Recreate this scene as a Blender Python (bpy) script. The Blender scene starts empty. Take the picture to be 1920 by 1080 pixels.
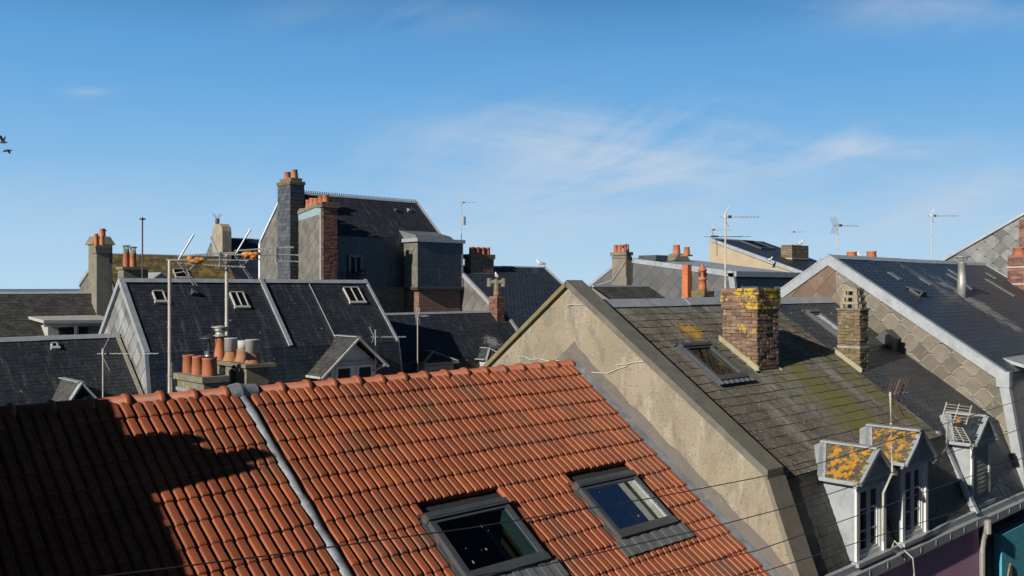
import bpy, bmesh, math, random
from mathutils import Vector, Matrix
V = Vector
random.seed(7)
S = bpy.context.scene
COL = S.collection
R = math.radians

# ------------------------------------------------------------------ camera
# world axes: X runs along the terraces, Y across them, z = 0 is eye level, street at z = -11
F = 1700.0
CU = F / math.hypot(F, 1820.0); SU = math.sqrt(1 - CU * CU)
cam_d = bpy.data.cameras.new("camera"); cam = bpy.data.objects.new("camera", cam_d); COL.objects.link(cam)
cam_d.sensor_width = 36; cam_d.lens = F / 1920 * 36; cam_d.clip_start = .05; cam_d.clip_end = 20000
cam.location = (0, 0, 0); cam.rotation_euler = (R(90), 0, -math.atan2(CU, SU))
S.camera = cam
GZ = -11.0

# ------------------------------------------------------------------ light
SUN = V((-.893, -.085, .439)).normalized()
el = math.asin(SUN.z)
sl = bpy.data.lights.new("sun", 'SUN'); so = bpy.data.objects.new("sun", sl); COL.objects.link(so)
sl.energy = 4.8; sl.angle = R(.53); sl.color = (1, .93, .82)
so.rotation_euler = (-SUN).to_track_quat('-Z', 'Y').to_euler(); so.location = SUN * 60
W = bpy.data.worlds.new("World"); S.world = W; W.use_nodes = True
nt = W.node_tree; N = nt.nodes; L = nt.links; N.clear()
def wn(t, **k):
    n = N.new(t)
    for a, b in k.items(): setattr(n, a, b)
    return n
out = wn('ShaderNodeOutputWorld'); bg = wn('ShaderNodeBackground')
sky = wn('ShaderNodeTexSky'); sky.sky_type = 'NISHITA'; sky.sun_disc = False
sky.sun_elevation = el; sky.sun_rotation = math.atan2(SUN.x, SUN.y)
sky.air_density = 1.0; sky.dust_density = .25; sky.ozone_density = 3.5; sky.altitude = 0
bg.inputs['Strength'].default_value = .0567
hs = wn('ShaderNodeHueSaturation'); hs.inputs['Saturation'].default_value = 1.12; hs.inputs['Value'].default_value = .22
tc = wn('ShaderNodeTexCoord')
def vm(op, a, b=None):
    n = wn('ShaderNodeVectorMath', operation=op)
    for i, q in enumerate((a, b)):
        if q is None: continue
        if hasattr(q, 'links'): L.new(q, n.inputs[i])
        else: n.inputs[i].default_value = q
    return n
def mt(op, a, b=None, c=None, clamp=False):
    n = wn('ShaderNodeMath', operation=op); n.use_clamp = clamp
    for i, q in enumerate((a, b, c)):
        if q is None: continue
        if hasattr(q, 'links'): L.new(q, n.inputs[i])
        else: n.inputs[i].default_value = q
    return n.outputs[0]
gen = tc.outputs['Generated']
SKY = [(0.0, (.56, .80, 1.0)), (1.0, (.05, .20, .5)), (.05, (.48, .73, .97)), (.13, (.28, .58, .93)), (.22, (.16, .45, .85)), (.31, (.098, .35, .74))]
cx = vm('DOT_PRODUCT', gen, (SU, -CU, 0)).outputs['Value']
cz = vm('DOT_PRODUCT', gen, (0, 0, 1)).outputs['Value']
cy = vm('DOT_PRODUCT', gen, (CU, SU, 0)).outputs['Value']
ax = mt('DIVIDE', cx, mt('MAXIMUM', mt('ABSOLUTE', cy), .05)); az = mt('DIVIDE', cz, mt('MAXIMUM', mt('ABSOLUTE', cy), .05))
# thin cirrus: two octaves of stretched noise, densest in two broad drifts
def noise(vec, sc, det, rough, dist=0):
    n = wn('ShaderNodeTexNoise'); n.inputs['Scale'].default_value = sc; n.inputs['Detail'].default_value = det
    n.inputs['Roughness'].default_value = rough; n.inputs['Distortion'].default_value = dist
    L.new(vec, n.inputs['Vector']); return n.outputs['Fac']
tilt = mt('SUBTRACT', az, mt('MULTIPLY', ax, .22))
cv = wn('ShaderNodeCombineXYZ'); L.new(ax, cv.inputs[0]); L.new(mt('MULTIPLY', tilt, 3.4), cv.inputs[1])
n1 = noise(cv.outputs[0], 3.2, 8, .6, .5)
cv2 = wn('ShaderNodeCombineXYZ'); L.new(ax, cv2.inputs[0]); L.new(mt('MULTIPLY', mt('SUBTRACT', az, mt('MULTIPLY', ax, -.12)), 8), cv2.inputs[1]); cv2.inputs[2].default_value = 3.7
n2 = noise(cv2.outputs[0], 2.6, 7, .62, .3)
def blob(x0, z0, sx, sz, k):
    dx = mt('DIVIDE', mt('SUBTRACT', ax, x0), sx); dz = mt('DIVIDE', mt('SUBTRACT', az, z0), sz)
    d = mt('ADD', mt('MULTIPLY', dx, dx), mt('MULTIPLY', dz, dz))
    return mt('MULTIPLY', mt('POWER', 2.718, mt('MULTIPLY', d, -1)), k)
mask = mt('ADD', blob(.11, .155, .20, .05, 1.4), blob(.39, .16, .10, .016, 1.0))
mask = mt('ADD', mask, blob(.46, .31, .16, .03, .5)); mask = mt('ADD', mask, blob(-.465, .216, .025, .005, .4))
mask = mt('ADD', mask, blob(.10, .08, .35, .05, .7)); mask = mt('ADD', mask, blob(.6, .1, .2, .05, .5)); mask = mt('ADD', mask, blob(-.12, .30, .15, .02, .35))
mask = mt('ADD', mask, blob(-.5, .1, .2, .03, .25))
c1 = mt('MULTIPLY', mt('SUBTRACT', n1, .42, clamp=True), 3.2, clamp=True)
c2 = mt('MULTIPLY', mt('SUBTRACT', n2, .42, clamp=True), 2.2, clamp=True)
cl = mt('MULTIPLY', mt('MULTIPLY', mt('ADD', c1, mt('MULTIPLY', c2, .7)), mask), .75, clamp=True)
mx = wn('ShaderNodeMix', data_type='RGBA'); L.new(cl, mx.inputs[0])
L.new(sky.outputs[0], hs.inputs['Color'])
# marine air: the low sky is a clear pale blue instead of the model's yellow horizon
cr = wn('ShaderNodeValToRGB'); L.new(mt('MULTIPLY', cz, 1.0), cr.inputs[0]); cre = cr.color_ramp
for i, (p_, c_) in enumerate(SKY):
    e_ = cre.elements[i] if i < 2 else cre.elements.new(p_)
    e_.position = p_; e_.color = (*c_, 1)
sc_ = vm('SCALE', cr.outputs[0]); sc_.inputs['Scale'].default_value = 10.0
low = wn('ShaderNodeMix', data_type='RGBA'); L.new(mt('SUBTRACT', 1.9, mt('MULTIPLY', mt('ABSOLUTE', cz), 3.6), clamp=True), low.inputs[0])
L.new(hs.outputs[0], low.inputs[6]); L.new(sc_.outputs[0], low.inputs[7]); L.new(low.outputs[2], mx.inputs[6]); mx.inputs[7].default_value = (7.2, 7.9, 8.9, 1)
L.new(mx.outputs[2], bg.inputs['Color']); L.new(bg.outputs[0], out.inputs[0])
S.view_settings.view_transform = 'Standard'; S.view_settings.look = 'None'; S.view_settings.exposure = 0.585; S.view_settings.gamma = 1
S.render.engine = 'CYCLES'

# ------------------------------------------------------------------ pixel rays -> places on real planes
def ray(px, py):
    d = px - 960.0
    return V((F * CU + d * SU, F * SU - d * CU, 540.0 - py))
def onX(px, py, X): r = ray(px, py); return r * (X / r.x)
def onY(px, py, Y): r = ray(px, py); return r * (Y / r.y)

# ------------------------------------------------------------------ materials
MATS = {}
def mat(name, c1, c2=None, rough=.7, tone=.25, ns=6, metal=0, bump=.0, bs=60, spec=.5, layers=(), stretch=(1, 1, 1), brick=None, blobs=()):
    m = bpy.data.materials.new(name); m.use_nodes = True; t = m.node_tree; n = t.nodes; l = t.links; n.clear()
    o = n.new('ShaderNodeOutputMaterial'); b = n.new('ShaderNodeBsdfPrincipled'); l.new(b.outputs[0], o.inputs[0])
    g = n.new('ShaderNodeNewGeometry'); pos = g.outputs['Position']
    def mapped(sv):
        mp = n.new('ShaderNodeVectorMath'); mp.operation = 'MULTIPLY'; l.new(pos, mp.inputs[0]); mp.inputs[1].default_value = sv; return mp.outputs[0]
    def nz(sc, sv=(1, 1, 1), det=6, rg=.6):
        q = n.new('ShaderNodeTexNoise'); q.inputs['Scale'].default_value = sc; q.inputs['Detail'].default_value = det; q.inputs['Roughness'].default_value = rg
        l.new(mapped(sv), q.inputs['Vector']); return q.outputs['Fac']
    def ramp(f, a, bb):
        q = n.new('ShaderNodeMapRange'); l.new(f, q.inputs[0]); q.inputs[1].default_value = a; q.inputs[2].default_value = bb; q.clamp = True; return q.outputs[0]
    def mix(f, a, bb):
        q = n.new('ShaderNodeMix'); q.data_type = 'RGBA'
        if hasattr(f, 'links'): l.new(f, q.inputs[0])
        else: q.inputs[0].default_value = f
        for i, x in ((6, a), (7, bb)):
            if hasattr(x, 'links'): l.new(x, q.inputs[i])
            else: q.inputs[i].default_value = (*x, 1)
        return q.outputs[2]
    c2 = c2 or tuple(x * .7 for x in c1)
    kc = .70; c1 = tuple(x * kc for x in c1); c2 = tuple(x * kc for x in c2)
    layers = [(tuple(x * kc for x in q[0]),) + tuple(q[1:]) for q in layers]; blobs = [(tuple(x * kc for x in q[0]),) + tuple(q[1:]) for q in blobs]
    if brick: brick = (brick[0], brick[1], tuple(x * kc for x in brick[2]))
    col = mix(ramp(nz(ns, stretch), .35, .65), c1, c2)
    hgt = None
    if brick:
        bw, bh, mort = brick
        sx = n.new('ShaderNodeSeparateXYZ'); l.new(pos, sx.inputs[0]); ad = n.new('ShaderNodeMath'); l.new(sx.outputs[0], ad.inputs[0]); l.new(sx.outputs[1], ad.inputs[1])
        cb = n.new('ShaderNodeCombineXYZ'); l.new(ad.outputs[0], cb.inputs[0]); l.new(sx.outputs[2], cb.inputs[1])
        bt = n.new('ShaderNodeTexBrick'); l.new(cb.outputs[0], bt.inputs['Vector']); bt.inputs['Scale'].default_value = 1
        bt.inputs['Brick Width'].default_value = bw; bt.inputs['Row Height'].default_value = bh; bt.inputs['Mortar Size'].default_value = .006
        l.new(col, bt.inputs['Color1']); bt.inputs['Color2'].default_value = (*[x * .55 for x in c2], 1); bt.inputs['Mortar'].default_value = (*mort, 1)
        col = bt.outputs['Color']; hgt = bt.outputs['Fac']
    at = n.new('ShaderNodeAttribute'); at.attribute_name = 'tone'
    mr = n.new('ShaderNodeMapRange'); l.new(at.outputs['Fac'], mr.inputs[0]); mr.inputs[3].default_value = 1 - tone; mr.inputs[4].default_value = 1 + tone
    mu = n.new('ShaderNodeVectorMath'); mu.operation = 'SCALE'; l.new(col, mu.inputs[0]); l.new(mr.outputs[0], mu.inputs['Scale']); col = mu.outputs[0]
    for (lc, sc, a, bb, sv) in layers:
        col = mix(ramp(nz(sc, sv, 7, .65), a, bb), col, lc)
    for (lc, cen, rad, sc, cut) in blobs:      # a stain or growth of its own at one place
        sb = n.new('ShaderNodeVectorMath'); sb.operation = 'SUBTRACT'; l.new(pos, sb.inputs[0]); sb.inputs[1].default_value = cen
        dv = n.new('ShaderNodeVectorMath'); dv.operation = 'DIVIDE'; l.new(sb.outputs[0], dv.inputs[0]); dv.inputs[1].default_value = rad
        ln = n.new('ShaderNodeVectorMath'); ln.operation = 'LENGTH'; l.new(dv.outputs[0], ln.inputs[0])
        q = n.new('ShaderNodeMath'); q.operation = 'MULTIPLY_ADD'; l.new(ln.outputs['Value'], q.inputs[0]); q.inputs[1].default_value = -.25; l.new(nz(sc, (2.5, 1, 1), 7, .65), q.inputs[2])
        col = mix(ramp(q.outputs[0], cut, cut + .08), col, lc)
    l.new(col, b.inputs['Base Color'])
    b.inputs['Roughness'].default_value = rough; b.inputs['Metallic'].default_value = metal; b.inputs['Specular IOR Level'].default_value = spec
    if bump:
        bp = n.new('ShaderNodeBump'); bp.inputs['Strength'].default_value = bump; bp.inputs['Distance'].default_value = .02
        h = nz(bs, (1, 1, 1), 4, .7)
        if hgt is not None:
            s2 = n.new('ShaderNodeMath'); s2.operation = 'SUBTRACT'; l.new(h, s2.inputs[0]); l.new(hgt, s2.inputs[1]); h = s2.outputs[0]
        l.new(h, bp.inputs['Height']); l.new(bp.outputs[0], b.inputs['Normal'])
    MATS[name] = m; return m
O1 = (1, 1, 1)
WH = (.42, .42, .40); YEL = (.42, .26, .03); ORG = (.50, .21, .02); MOSS = (.10, .10, .025); GRY = (.24, .24, .22)
terracotta_tile = mat('terracotta_tile', (.325, .086, .027), (.26, .062, .020), .6, .16, 3, layers=(((.13, .045, .03), 7, .60, .78, O1), ((.5, .46, .42), 11, .71, .74, O1), ((.15, .07, .04), 1.6, .52, .75, (1, 1, 1)), ((.10, .09, .05), 6, .66, .76, (1, 2, 2))), bump=.15, bs=120)
terracotta = mat('terracotta', (.50, .17, .075), (.40, .12, .05), .75, .2, 5, layers=(((.30, .2, .12), 4, .6, .8, O1), ((.12, .07, .05), 7, .68, .85, O1)), bump=.1)
terracotta_dirty = mat('terracotta_dirty', (.42, .15, .07), (.26, .12, .07), .8, .2, 6, layers=(((.30, .2, .07), 5, .5, .7, O1), ((.12, .1, .07), 9, .6, .8, O1)), bump=.1)
slate_dark = mat('slate_dark', (.031, .037, .048), (.021, .025, .033), .45, .2, 4, layers=(((.075, .08, .085), 3, .56, .78, (3, .6, .5)), ((.012, .013, .016), 2.5, .6, .8, O1), ((.16, .165, .17), 11, .63, .68, O1), ((.34, .34, .33), 4.5, .675, .70, O1), ((.11, .115, .12), 1.2, .56, .75, (5, .5, .5))), bump=.2, bs=70, blobs=(((.3, .3, .29), (24.8, 27.75, -2.2), (.5, .4, .4), 9, .30),))
slate_blue = mat('slate_blue', (.033, .043, .062), (.023, .030, .043), .42, .2, 4, layers=(((.07, .075, .08), 2, .58, .85, (2.5, .4, .4)), (GRY, 15, .71, .76, O1)), bump=.15, bs=70, blobs=(((.24, .235, .22), (25.1, 9.0, -.4), (.55, 1.9, 1.4), 3.5, .30), ((.14, .14, .135), (24.2, 10.0, .1), (.35, 1.6, 1.2), 5, .32)))
slate_moss = mat('slate_moss', (.135, .113, .082), (.085, .073, .055), .85, .16, 3, layers=(((.27, .25, .21), 1.0, .49, .68, (2.0, .45, .45)), ((.42, .40, .36), 17, .57, .63, (2.5, 1, 1)), ((.05, .045, .036), 7, .56, .70, (2, 1, 1))), bump=.5, bs=50, blobs=(((.21, .20, .175), (15.0, 8.3, -2.0), (.9, 1.6, 1.6), 9, .36), ((.155, .145, .04), (15.7, 8.1, -2.1), (.85, 2.2, 1.8), 2.6, .27), ((.15, .145, .045), (17.4, 8.0, -2.2), (.5, 2.2, 1.8), 3, .33), ((.50, .28, .02), (13.95, 10.05, -.8), (.38, .42, .35), 7, .32)))
slate_old = mat('slate_old', (.055, .055, .05), (.035, .036, .035), .75, .4, 4, layers=(((.12, .115, .10), 5, .55, .75, O1), ((.1, .095, .04), 2, .62, .8, O1), (GRY, 30, .68, .75, O1)), bump=.3)
slate_lichen = mat('slate_lichen', (.10, .09, .06), (.06, .055, .04), .85, .3, 4, layers=(((.2, .18, .12), 12, .55, .7, O1), ((.26, .2, .05), 7, .55, .62, O1), ((.52, .24, .02), 8, .51, .56, O1)), bump=.5, bs=40)
slate_yellow = mat('slate_yellow', (.13, .10, .04), (.08, .07, .035), .85, .35, 3, layers=(((.32, .19, .03), 2.6, .46, .60, O1), ((.13, .13, .05), 6, .55, .7, O1)), bump=.4)
fibre_grey = mat('fibre_grey', (.21, .182, .14), (.14, .12, .095), .8, .28, 3, layers=(((.34, .33, .30), 3, .56, .76, O1), ((.12, .105, .085), 7, .56, .74, O1), ((.5, .3, .03), 3.2, .69, .70, O1)), bump=.2)
fibre_plain = mat('fibre_plain', (.165, .158, .14), (.125, .12, .11), .75, .22, 2, layers=(((.24, .235, .22), 3, .62, .8, (3, 3, .5)),), bump=.15)
fibre_dark = mat('fibre_dark', (.11, .113, .118), (.09, .092, .097), .7, .2, 2, layers=(((.2, .2, .2), 3, .66, .8, (3, 3, .3)),), bump=.1)
fibre_pale = mat('fibre_pale', (.25, .255, .26), (.15, .15, .15), .7, .4, 2, bump=.1)
fibre_brown = mat('fibre_brown', (.20, .125, .075), (.14, .10, .07), .8, .2, 4, layers=(((.26, .2, .14), 9, .6, .8, O1), (YEL, 5, .72, .74, O1)), bump=.2)
edge_pale = mat('edge_pale', (.33, .32, .29), (.23, .22, .19), .85, .2, 12)
zinc = mat('zinc', (.42, .45, .48), (.32, .345, .37), .5, .12, 5, metal=.2, layers=(((.5, .51, .52), 14, .62, .75, O1), ((.24, .25, .26), 4, .58, .78, O1), ((.18, .17, .15), 9, .64, .78, O1)), bump=.08)
zinc_dark = mat('zinc_dark', (.10, .105, .11), (.07, .075, .08), .5, .2, 5, metal=.3)
lead = mat('lead', (.25, .275, .30), (.15, .165, .185), .55, .2, 5, metal=.2, layers=(((.36, .37, .37), 9, .58, .72, O1),), bump=.5, bs=14)
render_sand = mat('render_sand', (.375, .32, .232), (.285, .24, .168), .9, .05, 1.1, layers=(((.20, .175, .135), 2.2, .50, .70, (1.5, 1.5, .8)), ((.45, .42, .35), 1.6, .54, .72, (2.5, 2.5, .9)), ((.14, .12, .09), 26, .56, .66, O1), ((.66, .63, .56), 12, .66, .70, O1), ((.17, .15, .115), 2.5, .60, .76, (7, 7, .4))), bump=.9, bs=40)
render_old = mat('render_old', (.24, .215, .17), (.17, .15, .12), .9, .1, 2, layers=(((.12, .11, .09), 5, .55, .75, (3, 3, .6)), ((.25, .2, .07), 3, .66, .8, O1)), bump=.4)
coping_mat = mat('coping_stone', (.17, .16, .13), (.12, .115, .095), .9, .1, 3, layers=(((.26, .25, .2), 20, .6, .7, O1), ((.15, .13, .04), 4, .6, .75, O1)), bump=.6, bs=40)
coping_moss = mat('coping_moss', (.24, .21, .10), (.16, .14, .07), .9, .1, 3, bump=.5)
paint_band = mat('paint_band', (.165, .145, .13), (.14, .12, .11), .85, .03, 3, layers=(((.10, .09, .08), 2.5, .56, .75, O1), ((.24, .22, .2), 9, .62, .72, O1)), bump=.3)
white_crack = mat('crack_filler', (.75, .74, .7), (.5, .48, .43), .9, .05, 9)
brick_red = mat('brick_red', (.25, .11, .075), (.17, .075, .055), .85, .45, 9, layers=(((.12, .09, .07), 14, .6, .75, O1),), bump=.4)
brick_brown = mat('brick_brown', (.25, .150, .095), (.15, .088, .06), .88, .4, 9, layers=(((.36, .32, .25), 7, .54, .68, O1), ((.2, .18, .06), 2.4, .58, .72, O1), ((.48, .34, .04), 3.4, .60, .64, O1)), bump=.5)
brick_cap = mat('brick_cap_lichen', (.24, .12, .085), (.15, .09, .06), .88, .4, 9, layers=(((.17, .15, .06), 6, .56, .7, O1), ((.55, .36, .02), 5.5, .50, .55, O1)), bump=.5)
brick_moss = mat('brick_moss', (.22, .15, .09), (.14, .10, .06), .88, .4, 9, layers=(((.16, .14, .04), 3, .48, .62, O1), ((.3, .28, .22), 12, .58, .7, O1)), bump=.5)
brick_wall_red = mat('brick_wall_red', (.25, .10, .065), (.20, .085, .06), .85, .1, 9, brick=(.22, .075, (.35, .31, .26)), bump=.4)
brick_wall_buff = mat('brick_wall_buff', (.20, .15, .10), (.15, .12, .08), .85, .1, 9, brick=(.22, .075, (.22, .19, .15)), bump=.4)
mortar = mat('mortar', (.40, .37, .30), (.30, .28, .22), .9, .1, 8, bump=.4)
mortar_moss = mat('mortar_moss', (.40, .38, .24), (.30, .28, .17), .9, .1, 5, layers=((YEL, 5, .6, .7, O1),), bump=.4)
stone_moss = mat('stone_moss', (.22, .20, .15), (.15, .14, .10), .9, .1, 5, layers=(((.30, .29, .24), 7, .6, .75, O1), ((.36, .25, .03), 6, .58, .64, O1)), bump=.5)
white_paint = mat('white_paint', (.76, .77, .78), (.68, .69, .69), .4, .04, 3, layers=(((.42, .40, .36), 8, .64, .8, (1, 1, .4)),))
white_old = mat('white_old', (.50, .49, .46), (.38, .37, .34), .6, .06, 4, layers=(((.25, .22, .18), 9, .66, .8, O1),))
frame_grey = mat('frame_grey', (.075, .085, .095), (.06, .067, .075), .36, .05, 4, spec=.6)
seal_green = mat('seal_green', (.42, .72, .62), (.36, .62, .54), .35, .05, 4)
ochre = mat('ochre_plaster', (.36, .22, .04), (.26, .16, .03), .8, .05, 4)
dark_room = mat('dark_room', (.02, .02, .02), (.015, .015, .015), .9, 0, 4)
curtain = mat('curtain', (.5, .5, .5), (.4, .4, .42), .9, .05, 3, stretch=(12, 12, .5))
steel = mat('steel', (.5, .5, .49), (.4, .4, .39), .32, .05, 6, metal=.9)
galv = mat('galvanised', (.46, .46, .45), (.33, .32, .3), .5, .05, 6, metal=.4)
mast_pale = mat('mast_pale', (.58, .55, .49), (.44, .40, .34), .55, .05, 6, layers=(((.25, .13, .07), 5, .62, .76, (1, 1, .5)),))
mast_rust = mat('mast_rust', (.14, .07, .055), (.09, .05, .045), .7, .05, 6)
dark_metal = mat('dark_metal', (.06, .06, .065), (.04, .04, .045), .5, .05, 6, metal=.3)
orange_plastic = mat('orange_plastic', (.62, .24, .03), (.45, .15, .02), .6, .4, 20, layers=(((.25, .12, .05), 18, .6, .7, O1),))
plaster_white = mat('plaster_white', (.5, .49, .46), (.42, .41, .38), .9, .05, 1)
pink_wall = mat('pink_wall', (.66, .38, .56), (.6, .34, .5), .85, .03, 2, layers=(((.7, .65, .65), 4, .72, .75, O1),), bump=.2)
teal_wall = mat('teal_wall', (.08, .46, .58), (.06, .38, .50), .85, .05, 9, layers=(((.2, .62, .7), 30, .60, .68, O1),), bump=1.0, bs=22)
navy_wall = mat('navy_wall', (.035, .055, .06), (.03, .045, .05), .8, .05, 3)
gull_white = mat('gull_white', (.75, .75, .74), (.68, .68, .67), .7, 0, 6)
gull_grey = mat('gull_grey', (.3, .32, .34), (.26, .28, .3), .7, 0, 6)
bird_dark = mat('bird_dark', (.03, .03, .035), (.02, .02, .02), .8, 0, 6)
beak_mat = mat('beak', (.6, .4, .05), None, .5, 0, 6)
asphalt = mat('asphalt', (.12, .12, .118), (.09, .09, .088), .9, .1, 4, bump=.2)
paving = mat('paving', (.36, .35, .32), (.30, .29, .27), .9, .1, 4)
sea_mat = mat('sea', (.10, .19, .27), (.09, .17, .25), .6, 0, .02)
roof_under = mat('roof_under', (.02, .02, .02), None, .9, 0, 4)
old_pane = mat('old_pane', (.006, .007, .008), None, .6, 0, 4, spec=.1)
sleeve_paint = mat('sleeve_paint', (.50, .50, .47), (.42, .42, .40), .7, .05, 6)
zinc_mid = mat('zinc_mid', (.19, .20, .21), (.14, .15, .16), .5, .12, 5, metal=.2)
slate_mansard = mat('slate_mansard', (.050, .047, .040), (.030, .029, .026), .6, .25, 4, layers=(((.09, .085, .06), 3, .56, .75, O1),), bump=.3)
copper = mat('weathered_copper', (.27, .40, .42), (.22, .33, .35), .6, .1, 6)
def glass_mat(name, tint, fac=.0, K=1.4):
    m = bpy.data.materials.new(name); m.use_nodes = True; t = m.node_tree; n = t.nodes; l = t.links; n.clear()
    o = n.new('ShaderNodeOutputMaterial'); mx = n.new('ShaderNodeMixShader'); tr = n.new('ShaderNodeBsdfTransparent'); gl = n.new('ShaderNodeBsdfGlossy')
    fr = n.new('ShaderNodeFresnel'); fr.inputs[0].default_value = 1.55; ad = n.new('ShaderNodeMath'); ad.operation = 'MULTIPLY_ADD'; ad.inputs[1].default_value = K; ad.inputs[2].default_value = fac
    nz = n.new('ShaderNodeTexNoise'); nz.inputs['Scale'].default_value = 1.5; bp = n.new('ShaderNodeBump'); bp.inputs['Strength'].default_value = .03
    l.new(nz.outputs[0], bp.inputs['Height']); l.new(bp.outputs[0], gl.inputs['Normal'])
    l.new(fr.outputs[0], ad.inputs[0]); l.new(ad.outputs[0], mx.inputs[0]); l.new(tr.outputs[0], mx.inputs[1]); l.new(gl.outputs[0], mx.inputs[2])
    tr.inputs[0].default_value = (*tint, 1); gl.inputs['Roughness'].default_value = .02; gl.inputs[0].default_value = (.8, .9, 1, 1); l.new(mx.outputs[0], o.inputs[0])
    return m
glass = glass_mat('window_glass', (.5, .6, .62), .0)
glass_sky = glass_mat('skylight_glass', (.7, .8, .82), .0, .95)

# ------------------------------------------------------------------ objects
def wloc(o):
    p = V((0, 0, 0))
    while o is not None: p += o.location; o = o.parent
    return p
def thing(name, label, cat, loc, group=None):
    o = bpy.data.objects.new(name, None); COL.objects.link(o); o.location = loc; o.empty_display_size = .2
    o['label'] = label; o['category'] = cat
    if group: o['group'] = group
    return o
class MB:
    def __init__(s):
        s.bm = bmesh.new(); s.t = s.bm.faces.layers.float.new('tone')
    def f(s, pts, tone=.5, mi=0):
        vs = [s.bm.verts.new(p) for p in pts]
        try: fc = s.bm.faces.new(vs)
        except ValueError: return
        fc[s.t] = tone; fc.material_index = mi; return fc
    def box(s, a, b, tone=.5, mi=0):
        x0, y0, z0 = a; x1, y1, z1 = b
        P = [V((x, y, z)) for z in (z0, z1) for y in (y0, y1) for x in (x0, x1)]
        s.hexa([P[0], P[1], P[3], P[2]], [P[4], P[5], P[7], P[6]], tone, mi); return s
    def hexa(s, lo, up, tone=.5, mi=0):
        vl = [s.bm.verts.new(p) for p in lo]; vu = [s.bm.verts.new(p) for p in up]; k = len(lo)
        fs = [s.bm.faces.new(vl[::-1]), s.bm.faces.new(vu)]
        for i in range(k): fs.append(s.bm.faces.new((vl[i], vl[(i + 1) % k], vu[(i + 1) % k], vu[i])))
        for q in fs: q[s.t] = tone; q.material_index = mi
    def prism(s, poly, vec, tone=.5, mi=0):
        s.hexa([V(p) for p in poly], [V(p) + V(vec) for p in poly], tone, mi); return s
    def bar(s, a, b, w, h, upv=(0, 0, 1), tone=.5, mi=0):     # box between two points
        a = V(a); b = V(b); d = (b - a).normalized(); side = d.cross(V(upv))
        if side.length < 1e-4: side = d.cross(V((1, 0, 0)))
        side.normalize(); up = side.cross(d)
        q = [a + side * (i * w / 2) + up * (j * h / 2) for i, j in ((-1, -1), (1, -1), (1, 1), (-1, 1))]
        s.hexa(q, [p + (b - a) for p in q], tone, mi); return s
    def tube(s, pts, r, k=6, tone=.5, mi=0):
        pts = [V(p) for p in pts]; rs = r if isinstance(r, (list, tuple)) else [r] * len(pts); rings = []
        for i, p in enumerate(pts):
            d = (pts[min(i + 1, len(pts) - 1)] - pts[max(i - 1, 0)]).normalized()
            sd = d.cross(V((0, 0, 1)));
            if sd.length < 1e-3: sd = V((1, 0, 0))
            sd.normalize(); up = sd.cross(d)
            rings.append([s.bm.verts.new(p + (sd * math.cos(a) + up * math.sin(a)) * rs[i]) for a in [2 * math.pi * j / k for j in range(k)]])
        fs = [s.bm.faces.new(rings[0][::-1]), s.bm.faces.new(rings[-1])]
        for A, B in zip(rings, rings[1:]):
            for j in range(k): fs.append(s.bm.faces.new((A[j], A[(j + 1) % k], B[(j + 1) % k], B[j])))
        for q in fs: q[s.t] = tone; q.material_index = mi
        return s
    def lathe(s, c, prof, k=14, tone=.5, mi=0, cap=True):
        c = V(c); rings = [[s.bm.verts.new(c + V((r * math.cos(a), r * math.sin(a), z))) for a in [2 * math.pi * j / k for j in range(k)]] for r, z in prof]
        fs = []
        if cap: fs += [s.bm.faces.new(rings[0][::-1]), s.bm.faces.new(rings[-1])]
        for A, B in zip(rings, rings[1:]):
            for j in range(k): fs.append(s.bm.faces.new((A[j], A[(j + 1) % k], B[(j + 1) % k], B[j])))
        for q in fs: q[s.t] = tone; q.material_index = mi; q.smooth = True
        return s
    def build(s, name, mats, parent=None, smooth=False, label=None):
        if not isinstance(mats, (list, tuple)): mats = [mats]
        bmesh.ops.recalc_face_normals(s.bm, faces=s.bm.faces[:]) if not getattr(s, 'norecalc', False) else None
        o0 = wloc(parent) if parent else V((0, 0, 0))
        bmesh.ops.translate(s.bm, verts=s.bm.verts[:], vec=-o0)
        if smooth:
            for q in s.bm.faces: q.smooth = True
        me = bpy.data.meshes.new(name); s.bm.to_mesh(me); s.bm.free()
        for m in mats: me.materials.append(m)
        o = bpy.data.objects.new(name, me); COL.objects.link(o); o.parent = parent
        if label: o['label'] = label
        return o

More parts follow.
